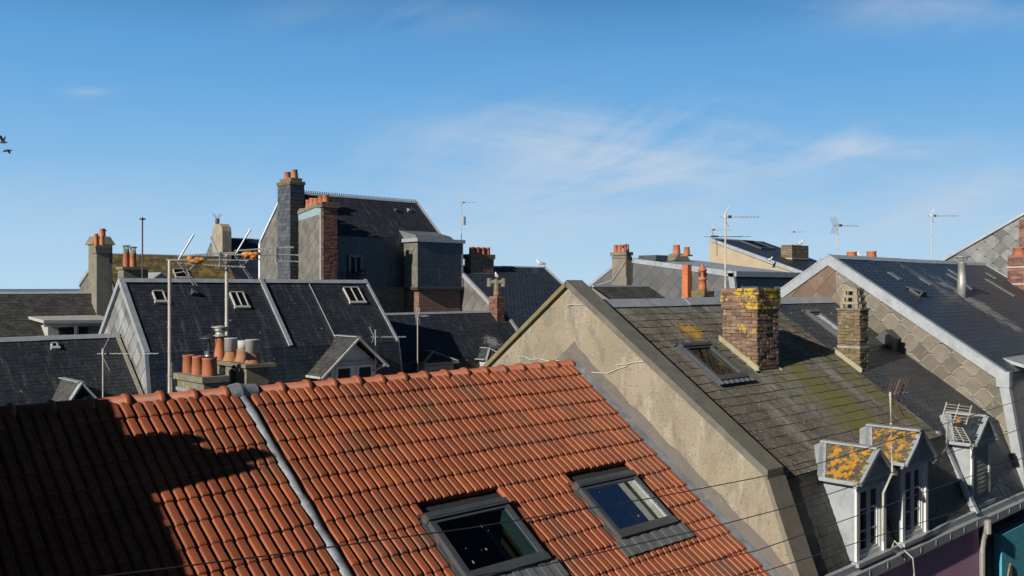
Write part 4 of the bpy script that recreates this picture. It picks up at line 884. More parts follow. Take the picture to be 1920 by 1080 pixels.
# ------------------------------------------------------------------ mossy roof behind, with a flat-roofed dormer
GP = [(31.0, -2.6), (34.0, -.17), (37, -2.6)]
gh = house('grey mossy slate house far left with a flat-roofed lead dormer', 1.0, 11.9, GP)
body(gh, 1.0, 11.9, GP, render_old); roofseg(gh, 'roof', 1.0, 11.9, GP[0], GP[1], slate_old, w=.24, g=.15, jit=1.6); roofseg(gh, 'rear_roof', 1, 11.9, GP[2], GP[1], slate_old, w=.3, g=.2); ridge_line(gh, 1, 11.9, 34, -.17, w=.1, m=white_old)
a = onY(66, 598, 32.2); c = onY(201, 606, 32.2)
b = MB(); b.box((a.x + .3, 31.9, -2.4), (c.x - .2, 33.2, a.z - .22)); gd = b.build('dormer', white_old, gh, label='flat-roofed dormer with weathered white edge')
b = MB(); b.hexa([(a.x, 31.3, a.z - .12), (c.x, 31.3, a.z - .16), (c.x, 33.3, a.z + .0), (a.x, 33.3, a.z + .0)], [(a.x, 31.3, a.z - .02), (c.x, 31.3, a.z - .06), (c.x, 33.3, a.z + .08), (a.x, 33.3, a.z + .08)]); b.box((a.x + .02, 31.32, a.z - .24), (c.x - .02, 31.36, a.z - .1)); b.build('dormer_roof', white_old, gd)
b = MB(); b.box((a.x + .62, 31.86, -2.3), (c.x - .75, 31.895, a.z - .3)); b.build('window_opening', dark_room, gd)
b = MB(); b.tube([(a.x + 1.05, 31.5, -1.75), (a.x + 1.05, 31.5, -1.25)], .07, 8); b.build('vent_pipe', mast_pale, gd)
b = MB(); b.lathe((a.x + .9, 31.1, -1.80), [(.32, 0), (.30, .16), (.2, .26), (.001, .29)], 14); b.box((a.x + .58, 30.8, -2.2), (a.x + 1.22, 31.4, -1.80)); b.build('domed_vent', white_old, gd)

# ------------------------------------------------------------------ yellow-mossed house with tall render chimney
HP = [(41, -1.9), (44.5, 1.6), (47.3, .2), (47.6, -1)]
hh = house('house with a yellow-mossed roof and tall narrow rendered chimney', 15, 21.2, HP)
body(hh, 15, 21.2, HP, render_old, top=True); roofseg(hh, 'roof', 15, 21.2, HP[0], HP[1], slate_yellow, w=.26, g=.18, jit=1.6, label='slate slope covered in yellow-green moss'); roofseg(hh, 'rear_roof', 15, 21.2, HP[2], HP[1], slate_old, w=.3, g=.2); ridge_line(hh, 15, 21.2, 44.5, 1.6, w=.06)
cover([(15, 41, -2.5), (15, 41, -1.9), (15, 44.5, 1.6), (15, 47.3, .2), (15, 47.6, -1), (15, 47.6, -2.5)], (-1, 0, 0), 'diamond', w=.28, t=.02, off=.01).build('gable_cladding', [fibre_plain, roof_under, fibre_plain], hh)
verge(hh, 14.97, HP[:2], .14); verge(hh, 14.97, HP[1:3], .12)
sky_px(hh, (HP[0], HP[1]), 326, 352, 506, 522)
q = onY(295, 513, 41.8)
b = MB(); b.prism([(q.x - .75, 41.3, q.z - .55), (q.x, 41.3, q.z), (q.x, 43.2, q.z), (q.x - .75, 42.4, q.z - .55)], (0, 0, .06)); b.prism([(q.x, 41.3, q.z), (q.x + .75, 41.3, q.z - .55), (q.x + .75, 42.4, q.z - .55), (q.x, 43.2, q.z)], (0, 0, .06)); b.prism([(q.x - .7, 41.4, q.z - .55), (q.x + .7, 41.4, q.z - .55), (q.x, 41.4, q.z)], (0, .05, 0)); b.build('dormer_roof', zinc, hh)
# tall rendered chimney standing beside the mossy grey roof
b = MB(); b.box((11.0, 33.0, -1.6), (11.42, 33.52, 1.22)); tc_ = b.build('chimney', render_old, gh, label='tall narrow rendered chimney with rounded top')
b = MB(); b.hexa([(11.0 - .03, 32.97, 1.22), (11.45, 32.97, 1.22), (11.45, 33.55, 1.22), (10.97, 33.55, 1.22)], [(10.94, 32.94, 1.42), (11.48, 32.94, 1.42), (11.48, 33.58, 1.42), (10.94, 33.58, 1.42)]); b.box((10.94, 32.94, 1.42), (11.48, 33.58, 1.5)); b.build('chimney_cap', stone_moss, tc_)
b = MB(); b.box((11.15, 33.62, -1), (11.75, 34.3, 1.55)); b.hexa([(11.05, 33.58, 1.55), (11.85, 33.58, 1.55), (11.85, 34.4, 1.55), (11.05, 34.4, 1.55)], [(11.18, 33.7, 1.85), (11.7, 33.7, 1.85), (11.7, 34.28, 1.85), (11.18, 34.28, 1.85)]); tb = b.build('chimney', stone_moss, gh, label='domed stone chimney just behind the tall one')
pot(tc_, (11.12, 33.4, 1.5), .085, .42); pot(tc_, (11.22, 33.1, 1.5), .085, .34); pot(tb, (11.5, 33.9, 1.84), .11, .3)
# two-pot chimney
b = MB(); b.box((13.0, 36.0, -1.5), (13.95, 36.6, .72)); b.box((12.94, 35.94, .72), (14.05, 36.66, .83)); tp = b.build('chimney', stone_moss, hh, label='low stone chimney with two banded pots')
for (x, h_) in ((13.25, .42), (13.42, .36)):
    pot(tp, (x, 36.15 if x > 13.3 else 36.4, .83), .12, h_ + .1, taper=.92); b = MB(); y_ = 36.15 if x > 13.3 else 36.4; z_ = .83 + h_ + .08
    b.lathe((x, y_, z_), [(.12, 0), (.12, .12), (.105, .12), (.10, .2)], 12)
    for a_ in range(6): b.tube([(x + .10 * math.cos(a_), y_ + .10 * math.sin(a_), z_ + .18), (x + .10 * math.cos(a_), y_ + .10 * math.sin(a_), z_ + .32)], .014, 4)
    b.lathe((x, y_, z_ + .31), [(.16, 0), (.16, .03), (.001, .05)], 12); b.build('pot_cowl', stone_moss, tp)

# ------------------------------------------------------------------ dark house behind with rounded chimney
IP = [(48, -1.2), (52, 3.0), (55.6, -.8)]
ih = house('distant blue-black slate house with round-topped sandstone chimney', 24, 30.5, IP)
body(ih, 24, 30.5, IP, fibre_dark, top=True); roofseg(ih, 'roof', 24, 30.5, IP[0], IP[1], slate_blue, w=.3, g=.2); roofseg(ih, 'rear_roof', 24, 30.5, IP[2], IP[1], slate_blue, w=.4, g=.3); ridge_line(ih, 24, 30.5, 52, 3.0, w=.1)
cover([(24, 48, -1.2), (24, 52, 3.0), (24, 55.6, -.8)], (-1, 0, 0), 'slate', w=.3, g=.25, t=.01, off=.01).build('gable_cladding', [fibre_plain, roof_under, galv], ih); verge(ih, 23.95, IP[:2], .2)
cq = onY(417, 468, 50.6); cl_ = onY(434, 468, 50.6)
b = MB(); prf = [(0, -2), (0, 3.35), (.1, 3.62), (.4, 3.8), (.9, 3.8), (1.25, 3.62), (1.35, 3.35), (1.35, -2)]
b.prism([(cq.x, 50.6 + y, z) for y, z in prf], (cl_.x - cq.x, 0, 0)); ci = b.build('chimney', render_sand, ih); b = MB()
b.tube([(cq.x + .25, 51.8, 3.75), (cq.x + .25, 51.8, 4.15)], .13, 8); 
for a_ in range(4): b.tube([(cq.x + .25, 51.8, 4.1), (cq.x + .25 + .3 * math.cos(a_ * 1.57), 51.8 + .3 * math.sin(a_ * 1.57), 4.45)], .015, 4)
b.build('chimney_pot', mast_rust, ci)

# ================================================================== the tall slate-clad house
JP = [(34.0, 2.27), (36.2, 4.24), (38.4, 2.09)]
jh = house('tall slate-clad house with two big chimneys and a brick base', 20, 27.3, JP, cat='house', name='tall_house')
body(jh, 20.02, 27.3, [(34.0, 2.27), (36.2, 4.24), (38.4, 2.09)], brick_wall_buff)
cover([(20.02, 34.0, -.6), (20.02, 34.0, 2.27), (20.02, 36.2, 4.24), (20.02, 38.4, 2.09), (20.02, 38.4, -.6)], out, 'diamond', w=.26, t=.018, off=.01).build('gable_cladding', [fibre_plain, roof_under, fibre_plain], jh)
b = MB(); b.box((19.94, 38.28, -3), (20.0, 38.44, 2.1)); b.prism([(19.94, 38.46, 2.05), (19.94, 36.2, 4.28), (19.94, 36.2, 4.18), (19.94, 38.34, 2.05)], (.2, 0, 0)); b.build('verge_trim', white_paint, jh)
roofseg(jh, 'roof', 20, 27.3, JP[0], JP[1], slate_dark, w=.2, g=.12, jit=.7); roofseg(jh, 'rear_roof', 20, 27.3, JP[2], JP[1], slate_dark, w=.3, g=.2)
cover([(20.7, 34.0, .02), (27.3, 34.0, .02), (27.3, 34.0, 2.27), (20.7, 34.0, 2.27)], (0, -1, 0), 'slate', w=.2, g=.12, t=.01, off=.02).build('hung_slate_wall', [slate_dark, roof_under, galv], jh, label='shaded slate-hung front wall')
ridge_line(jh, 20.3, 27.3, 36.2, 4.24, w=.12)
b = MB(); x = 20.9
while x < 27.25: b.box((x, 36.18, 4.28), (x + .02, 36.22, 4.36)); b.tube([(x + .01, 36.2, 4.36), (x + .01, 36.2, 4.39)], .03, 5); x += .115
b.box((20.9, 36.19, 4.275), (27.3, 36.21, 4.305)); b.build('ridge_cresting', zinc_dark, jh, label='saw-toothed ridge cresting')
verge(jh, 27.32, JP[:2], .08); 
for (px, py) in ((744, 398), (768, 398)): vent_cap(jh, (JP[0], JP[1]), px, py, galv if px > 750 else zinc_dark, .28)
a = onY(652, 477, 33.98); c = onY(679, 518, 33.98)
fw = window_front(jh, a.x, c.x, 33.9, c.z, a.z, 2, 1, frame=frame_grey, curt=True)  # pale curtains added here to stand in for sky reflected in the panes
b = MB(); b.lathe(V(((a.x + c.x) / 2 + .1, 33.5, c.z - .12)), [(.3, .16), (.27, .3), (.15, .38), (.001, .42)], 12); b.tube([((a.x + c.x) / 2 + .1, 33.5, c.z - .1), ((a.x + c.x) / 2 + .1, 33.5, c.z + .1)], .05, 6); b.box(((a.x + c.x) / 2 - .1, 33.4, c.z - .14), ((a.x + c.x) / 2 + .3, 33.98, c.z - .08)); b.build('wall_vent_hood', zinc_dark, jh)
# slate-clad chimney
zt = onX(545, 345, 19.6).z
b = MB(); b.box((19.6, 34.9, -1), (20.26, 36.0, zt - .02)); cj = b.build('chimney', slate_dark, jh, label='tallest chimney, clad in small slates')
cover([(19.6, 34.9, -1), (19.6, 36.0, -1), (19.6, 36.0, zt), (19.6, 34.9, zt)], out, 'slate', w=.2, g=.16, t=.012, off=.004).build('slate_cladding', [mat('slate_hung', (.085, .093, .105), (.06, .067, .078), .55, .35, 4, bump=.2), roof_under, galv], cj)
cover([(19.6, 34.9, -1), (20.26, 34.9, -1), (20.26, 34.9, zt), (19.6, 34.9, zt)], (0, -1, 0), 'slate', w=.2, g=.16, t=.012, off=.004).build('slate_cladding', [slate_dark, roof_under, galv], cj)
brick_stack(cj, 19.56, 20.3, 34.86, 36.04, zt, zt + .16, brick_moss, mortar, 'corbel'); brick_stack(cj, 19.66, 20.2, 34.96, 35.94, zt + .15, zt + .30, brick_moss, mortar, 'corbel')
pot(cj, (19.93, 35.75, zt + .29), .16, .33); pot(cj, (19.93, 35.15, zt + .29), .16, .38, m=terracotta_dirty)
# wide chimney breast
zt = 3.42
b = MB(); b.box((20.0, 33.0, -1), (20.66, 35.1, zt)); cw = b.build('chimney', render_old, jh, label='wide chimney breast with diamond tiles, brick end and a row of pots')
cover([(20.0, 33.1, -1), (20.0, 35.1, -1), (20.0, 35.1, zt - .5), (20.0, 33.1, zt - .3)], out, 'diamond', w=.26, t=.018, off=.012).build('diamond_cladding', [fibre_plain, roof_under, fibre_plain], cw)
b = MB(); b.box((19.95, 33.0, -1), (19.995, 33.13, zt - .1)); b.build('corner_trim', galv, cw)
b = MB(); b.prism([(19.97, 33.12, zt - .34), (19.97, 35.12, zt - .55), (19.97, 35.12, zt - .28), (19.97, 33.12, zt)], (.025, 0, 0)); b.build('copper_band', copper, cw)
brick_stack(cw, 20.02, 20.70, 32.94, 33.2, -1, zt - .05, brick_red, mortar, 'brick_end', bh=.07, prot=.015)
brick_stack(cw, 19.92, 20.78, 32.88, 33.4, zt - .05, zt + .16, brick_moss, mortar, 'corbel'); b = MB(); b.prism([(19.93, 33.4, zt - .02), (19.93, 35.15, zt - .28), (19.93, 35.15, zt - .14), (19.93, 33.4, zt + .14)], (.75, 0, 0)); b.build('cap_slope', stone_moss, cw)
for i, yy in enumerate((33.25, 33.62, 33.98, 34.32, 34.62)): pot(cw, (20.33, yy, zt + .12 - i * .05), .15, .38 if i < 3 else .46, taper=.9)
# projecting bay
BX0, BX1, BY0 = 24.9, 27.5, 32.9
b = MB(); b.box((BX0, BY0, .02), (BX1, 33.95, 2.12)); bay = b.build('bay', roof_under, jh, label='projecting slate-hung bay on a brick base')
cover([(BX0, BY0, .05), (BX0, 33.95, .05), (BX0, 33.95, 2.1), (BX0, BY0, 2.1)], out, 'slate', w=.2, g=.13, t=.01, off=.004).build('slate_cladding', [fibre_plain, roof_under, galv], bay)
cover([(BX0, BY0, .05), (BX1, BY0, .05), (BX1, BY0, 2.1), (BX0, BY0, 2.1)], (0, -1, 0), 'slate', w=.2, g=.12, t=.01, off=.004).build('slate_cladding', [slate_dark, roof_under, galv], bay)
b = MB(); b.box((BX0 + .12, BY0 + .08, -2.6), (BX1 - .02, 33.95, .0)); b.build('brick_base', brick_wall_red, bay)
b = MB(); b.box((BX0 - .1, BY0 - .1, -.03), (BX1 + .1, 33.9, .05)); b.box((BX0 - .06, BY0 - .06, .9 - .99), (BX1 + .04, 33.9, -.032)); b.build('cornice', zinc_dark, bay)
b = MB(); b.box((BX0 - .12, BY0 - .12, 2.10), (BX1 + .12, 34.0, 2.26)); b.box((BX1 - .02, BY0 - .03, .06), (BX1 + .05, BY0 + .03, 2.1)); b.build('zinc_edge', zinc, bay)
b = MB(); b.hexa([(BX0 + .0, BY0 + .1, 2.26), (BX1 - .4, BY0 + .1, 2.26), (BX1 - .1, 34.6, 2.26), (BX0, 34.6, 2.26)], [(BX0 + .05, BY0 + .25, 2.42), (BX1 - .5, BY0 + .25, 2.42), (BX1 - .4, 34.6, 2.72), (BX0 + .05, 34.6, 2.72)]); rl = b.build('roof_light', zinc_mid, bay)
b = MB(); b.box((20.7, 33.9, -2.6), (BX0, 33.99, -.02)); b.box((20.7, 33.86, -.02), (BX0, 33.99, .04)); b.build('brick_base', brick_wall_buff, jh)

# ================================================================== lower blue-black house in front of it
KP = [(26.7, -5.2), (27.25, -2.75), (29, -1.02), (31.2, -3.1)]
kh = house('low slate house with a brick chimney carrying an H-shaped cowl', 18.75, 26.6, KP)
body(kh, 18.78, 26.6, KP, render_old); roofseg(kh, 'roof', 18.75, 26.6, KP[1], KP[2], slate_dark, w=.2, g=.13, jit=.7); roofseg(kh, 'mansard_slope', 18.75, 26.6, KP[0], KP[1], slate_dark, w=.2, g=.13); roofseg(kh, 'rear_roof', 18.75, 26.6, KP[3], KP[2], slate_dark, w=.3, g=.2)
ridge_line(kh, 18.75, 26.6, 29, -1.02, w=.1); verge(kh, 26.62, KP[1:3], .16)
def small_dormer(parent, pl, pr_, ptop, pbase, yf, label):
    a = onY(pl, pbase, yf); c = onY(pr_, pbase, yf); t_ = onY((pl + pr_) / 2, ptop, yf); xm = (a.x + c.x) / 2; ze = a.z
    b = MB(); b.box((a.x + .15, yf, ze - 1.6), (c.x - .15, yf + 1.2, ze)); dm = b.build('dormer', white_old, parent, label=label)
    for s_ in (-1, 1):
        xo = a.x if s_ < 0 else c.x
        cover([(xo, yf - .15, ze), (xm, yf + .35, t_.z), (xm, yf + 1.6, t_.z), (xo, yf + 1.1, ze)], (s_, 0, 1), w=.2, g=.13, t=.012, off=.03).build('dormer_roof', [slate_old, roof_under, galv], dm)
    cover([(a.x, yf - .15, ze), (c.x, yf - .15, ze), (xm, yf + .35, t_.z)], (0, -1, 1), w=.2, g=.13, t=.012, off=.03).build('dormer_roof', [slate_old, roof_under, galv], dm)
    b = MB(); b.bar((a.x, yf - .15, ze + .04), (xm, yf + .35, t_.z + .05), .09, .04); b.bar((c.x, yf - .15, ze + .04), (xm, yf + .35, t_.z + .05), .09, .04); b.bar((xm, yf + .35, t_.z + .06), (xm, yf + 1.6, t_.z + .06), .2, .03); b.box((a.x - .02, yf - .2, ze - .06), (c.x + .02, yf - .14, ze + .02)); b.bar((a.x, yf - .1, ze + .04), (a.x, yf + 1.1, ze + .04), .12, .04); b.build('zinc_trim', zinc, dm)
    b = MB(); b.box((a.x + .3, yf - .04, ze - 1.5), (c.x - .3, yf - .005, ze - .3)); b.build('window', mat('grey_blind', (.2, .22, .24), None, .5, 0, 4) if 'grey_blind' not in MATS else MATS['grey_blind'], dm)
    b = MB(); b.box((a.x + .12, yf - .03, ze - .28), (c.x - .12, yf - .004, ze - .1)); b.build('lintel', white_old, dm)
small_dormer(kh, 790, 854, 662, 682, 26.75, 'hipped dormer with a blue-grey blind'); small_dormer(kh, 907, 950, 656, 676, 26.75, 'hipped dormer beside the rendered gable')
ck = brick_stack(kh, 25.8, 26.22, 28.55, 29.08, -1.9, -.36, brick_red, mortar, label='slim brick chimney with an H-shaped cowl', prot=.01)
b = MB(); b.prism([(25.76, 28.5, -1.75), (25.76, 28.5, -1.5), (25.76, 29.12, -1.0), (25.76, 29.12, -1.2)], (.04, 0, 0)); b.prism([(25.76, 28.5, -1.75), (26.26, 28.5, -1.75), (26.26, 28.5, -1.45), (25.76, 28.5, -1.5)], (0, .05, 0)); b.build('flashing', mortar_moss, ck)
b = MB(); b.lathe((26.0, 28.8, -.36), [(.14, 0), (.13, .2)], 12); b.build('chimney_pot', terracotta_dirty, ck)
b = MB(); c0 = V((26.0, 28.8, .25)); b.tube([c0 - V((0, 0, .45)), c0 + V((0, 0, .12))], .12, 10); dr = V((SU, -CU, 0)); b.tube([c0 - dr * .30, c0 + dr * .30], .10, 10)
for s_ in (-1, 1): b.tube([c0 + dr * .30 * s_ - V((0, 0, .19)), c0 + dr * .30 * s_ + V((0, 0, .17))], .11, 10)
b.build('h_cowl', stone_moss, ck)

# ================================================================== house with diamond gable, right of the tall one
LP2 = [(27.6, -3.0), (33.5, 1.05), (37, -1.4)]
l2h = house('blue slate house with plain diamond-clad gable and four-pot chimney', 27.62, 33.6, LP2)
body(l2h, 27.62, 33.6, LP2, render_old); roofseg(l2h, 'roof', 27.62, 33.6, LP2[0], LP2[1], slate_blue, w=.24, g=.17, hooks=True, t=.006, jit=.5); roofseg(l2h, 'rear_roof', 27.62, 33.6, LP2[2], LP2[1], slate_blue, w=.3, g=.2)
cover([(27.6, 27.6, -3.0), (27.6, 33.5, 1.05), (27.6, 37, -1.4), (27.6, 37, -3.0)], out, 'diamond', w=.34, t=.02, off=.012).build('gable_cladding', [fibre_plain, roof_under, fibre_plain], l2h)
verge(l2h, 27.58, LP2[:2], .14); ridge_line(l2h, 27.62, 33.6, 33.5, 1.05, w=.08); verge(l2h, 33.62, LP2[:2], .08)
a = onY(876, 500, 33.0); c = onY(926, 500, 33.0)
cl4 = brick_stack(l2h, a.x + .25, c.x, 33.0, 33.5, .5, 1.62, brick_brown, mortar, cap=(.05, .22, brick_moss), label='wide brick chimney with four orange pots')
for i in range(4): pot(cl4, (a.x + .5 + (c.x - a.x - .7) * i / 3, 33.25, 1.62), .14, .36, taper=.9)
b = MB(); b.prism([(a.x + .15, 32.94, .72), (c.x + .05, 32.94, .72), (c.x + .05, 32.94, .55), (a.x + .15, 32.94, .55)], (0, .05, 0)); b.build('flashing', galv, cl4)

# ================================================================== big grey diamond wall house, centre right
MX = 26.0
mh = house('house with a broad shallow gable of dark diamond tiles and mansard front', MX, 30.6, [(16.9, 0), (23.5, 0)])
MP = [(16.7, -1.9), (17.1, .50), (21.75, 1.10), (23.6, .0)]
body(mh, MX, 30.6, MP, render_old); cover([(MX, 16.75, -2.5), (MX, 17.1, .50), (MX, 21.75, 1.10), (MX, 23.6, 0), (MX, 23.6, -2.5)], out, 'diamond', w=.26, t=.016, off=.01).build('gable_cladding', [fibre_dark, roof_under, fibre_dark], mh)
b = MB(); Xv = MX - .05
b.prism([(Xv, 17.0, .36), (Xv, 21.75, .98), (Xv, 21.75, 1.14), (Xv, 17.0, .56)], (.14, 0, 0)); b.prism([(Xv, 21.75, 1.05), (Xv, 23.7, -.12), (Xv, 23.7, .02), (Xv, 21.75, 1.15)], (.12, 0, 0)); b.prism([(Xv, 16.66, -1.9), (Xv, 17.0, .5), (Xv, 17.22, .5), (Xv, 16.85, -1.9)], (.12, 0, 0)); b.build('verge_trim', zinc, mh)
b = MB(); b.f([(MX, 17.1, .52), (30.6, 17.1, .52), (30.6, 21.75, 1.12), (MX, 21.75, 1.12)]); b.box((MX, 16.92, .38), (30.6, 17.06, .56)); b.build('roof', zinc, mh)
roofseg(mh, 'rear_roof', MX, 30.6, MP[3], MP[2], slate_dark, w=.3, g=.2); roofseg(mh, 'mansard_slope', MX + .1, 30.6, MP[0], MP[1], slate_dark, w=.22, g=.14)
for pl, pr_ in ((1394, 1415), (1457, 1476)):
    a = onY(pl, 531, 16.9); c = onY(pr_, 531, 16.9); b = MB(); b.box((a.x, 16.4, -1.3), (c.x, 17.2, -.02)); d_ = b.build('dormer', frame_grey, mh); b = MB(); b.box((a.x - .06, 16.32, -.02), (c.x + .06, 17.3, .05)); b.build('dormer_roof', frame_grey, d_); b = MB(); b.box((a.x + .06, 16.38, -1.2), (c.x - .06, 16.39, -.1)); b.build('window', dark_room, d_)
b = MB(); q = onY(1113 + 95, 484, 19.0)
b.box((MX + .3, 20.5, 1.0), (MX + 1.0, 21.3, 1.2)); b.build('roof_window', frame_grey, mh)
cm = MB().box((25.7, 21.37, -2.5), (25.97, 22.07, 1.26)).build('chimney', render_old, mh, label='tall rendered slab chimney with four orange pots')
b = MB(); b.box((25.67, 21.34, 1.10), (25.98, 22.10, 1.14)); b.box((25.65, 21.31, 1.20), (26.0, 22.13, 1.32)); b.build('chimney_cap', stone_moss, cm)
for i in range(4): pot(cm, (25.83, 21.46 + i * .18, 1.32), .08, .28, taper=.9)
b = MB(); b.tube([V((25.66, 21.42, .95)), V((25.66, 22.0, .3)), V((25.66, 23.0, .05))], .014, 5); b.build('cable', white_old, cm)
cr_ = MB()
z = -1.5
while z < .80: cr_.box((25.72, 18.68, z), (25.96, 18.92, z + .325), random.random()); z += .33
crr = cr_.build('chimney', mat('terracotta_block', (.55, .17, .065), (.47, .13, .05), .8, .12, 5, layers=(((.3, .12, .07), 6, .6, .7, O1),)), mh, label='slender square chimney of orange clay blocks')
b = MB(); b.box((25.69, 18.65, 1.1), (25.98, 18.95, 1.15)); b.build('chimney_cap', terracotta_dirty, crr); pot(crr, (25.84, 18.80, .95 + .19), .11, .28)
pm = onY(1270, 484, 21.2); b = MB(); b.hexa([(pm.x - .6, 20.9, 1.05), (pm.x + .5, 20.9, 1.0), (pm.x + .5, 21.5, 1.0), (pm.x - .6, 21.5, 1.05)], [(pm.x - .2, 21.0, 1.32), (pm.x + .3, 21.0, 1.32), (pm.x + .3, 21.4, 1.32), (pm.x - .2, 21.4, 1.32)]); cmm = b.build('chimney', stone_moss, mh, label='squat mortar-capped chimney behind'); pot(cmm, (pm.x - .05, 21.2, 1.3), .15, .36)
# lantern-topped pot on a low brick stack
q = onY(1318, 558, 15.6)
cb_ = brick_stack(mh, q.x - .22, q.x + .28, 15.4, 15.85, -1.6, -.12, brick_moss, mortar, label='low lichened brick stack with a lantern-shaped pot'); b = MB(); b.lathe((q.x, 15.62, -.13), [(.14, 0), (.12, .2), (.105, .36), (.13, .37), (.13, .41), (.11, .42), (.11, .62), (.14, .63), (.13, .68), (.05, .76), (.03, .84), (.001, .86)], 14); b.build('lantern_pot', terracotta, cb_)
for a_ in range(6): pass
b = MB()
for a_ in range(6): b.box((q.x + .108 * math.cos(a_ * 1.05) - .02, 15.62 + .108 * math.sin(a_ * 1.05) - .02, .33), (q.x + .108 * math.cos(a_ * 1.05) + .02, 15.62 + .108 * math.sin(a_ * 1.05) + .02, .45))
b.build('pot_openings', dark_room, cb_)

# ------------------------------------------------------------------ beige gable house
XP = [(21.4, .70), (26.2, 2.44), (29, .6)]
nh = house('beige rendered house with shallow slate roof, behind the mansard', 38, 42.9, XP)
NPQ = [onX(1333, 448, 38), onX(1333, 500, 38), onX(1490, 508, 38)]
body(nh, 38.02, 42.9, [(21.3, .72), (26.2, 2.44), (26.25, 2.40), (26.3, 2.35)], mat('render_beige', (.46, .38, .25), (.40, .33, .22), .9, .03, 2, layers=(((.5, .30, .1), 3, .6, .8, (1, 1, .4)),)))
roofseg(nh, 'roof', 38, 42.9, (21.3, .72), (26.2, 2.44), slate_dark, w=.25, g=.17)
b = MB(); b.prism([(37.95, 21.2, .56), (37.95, 26.25, 2.34), (37.95, 26.25, 2.50), (37.95, 21.2, .76)], (.16, 0, 0)); b.build('verge_trim', zinc, nh); ridge_line(nh, 38, 42.9, 26.2, 2.44, w=.08)
sky_px(nh, ((21.3, .72), (26.2, 2.44)), 1408, 1430, 455, 467, style='single', fm=frame_grey)
a = onY(1479, 470, 23.0); c = onY(1516, 470, 23.0); nc = brick_stack(nh, a.x + .3, c.x, 23.0, 23.6, .2, onY(1500, 461, 23).z, brick_moss, mortar, bl=.26, bh=.09, label='broad brick chimney a gull stands on')
b = MB(); b.box((a.x + .28, 22.98, 1.42), (c.x + .02, 23.62, 1.47)); b.build('strap', white_old, nc)
q = onY(1490, 500, 21.2); b = MB(); b.hexa([(40.6, 20.6, .9), (42.4, 20.6, .9), (42.4, 22.0, .95), (40.6, 22.0, .95)], [(40.9, 20.9, 1.3), (42.2, 20.9, 1.3), (42.2, 22.0, 1.45), (40.9, 22.0, 1.45)]); b.build('dormer_roof', zinc, nh); b = MB(); b.box((40.7, 20.75, -1), (42.3, 21.95, .9)); b.build('dormer', frame_grey, nh)

# ------------------------------------------------------------------ small mossy roof between gable and slab chimney
OPP = [(15.4, -1.9), (19, .04), (21, -1)]
oh = house('small mossy slate roof tucked between the rendered gable and the slab chimney', 21.2, 23.95, OPP)
body(oh, 21.2, 23.95, OPP, render_old); roofseg(oh, 'roof', 21.2, 23.95, OPP[0], OPP[1], slate_old, w=.24, g=.16); roofseg(oh, 'rear_roof', 21.2, 23.95, OPP[2], OPP[1], slate_old, w=.3, g=.2); ridge_line(oh, 21.2, 23.95, 19, .04, w=.06)

# ================================================================== antennas, masts
RT = V((SU, -CU, 0)); FW = V((CU, SU, 0))
def mast_at(px, ytop, ybase, Y=None, X=None):
    p = onY(px, ybase, Y) if Y else onX(px, ybase, X); t_ = onY(px, ytop, Y) if Y else onX(px, ytop, X); return p, t_.z
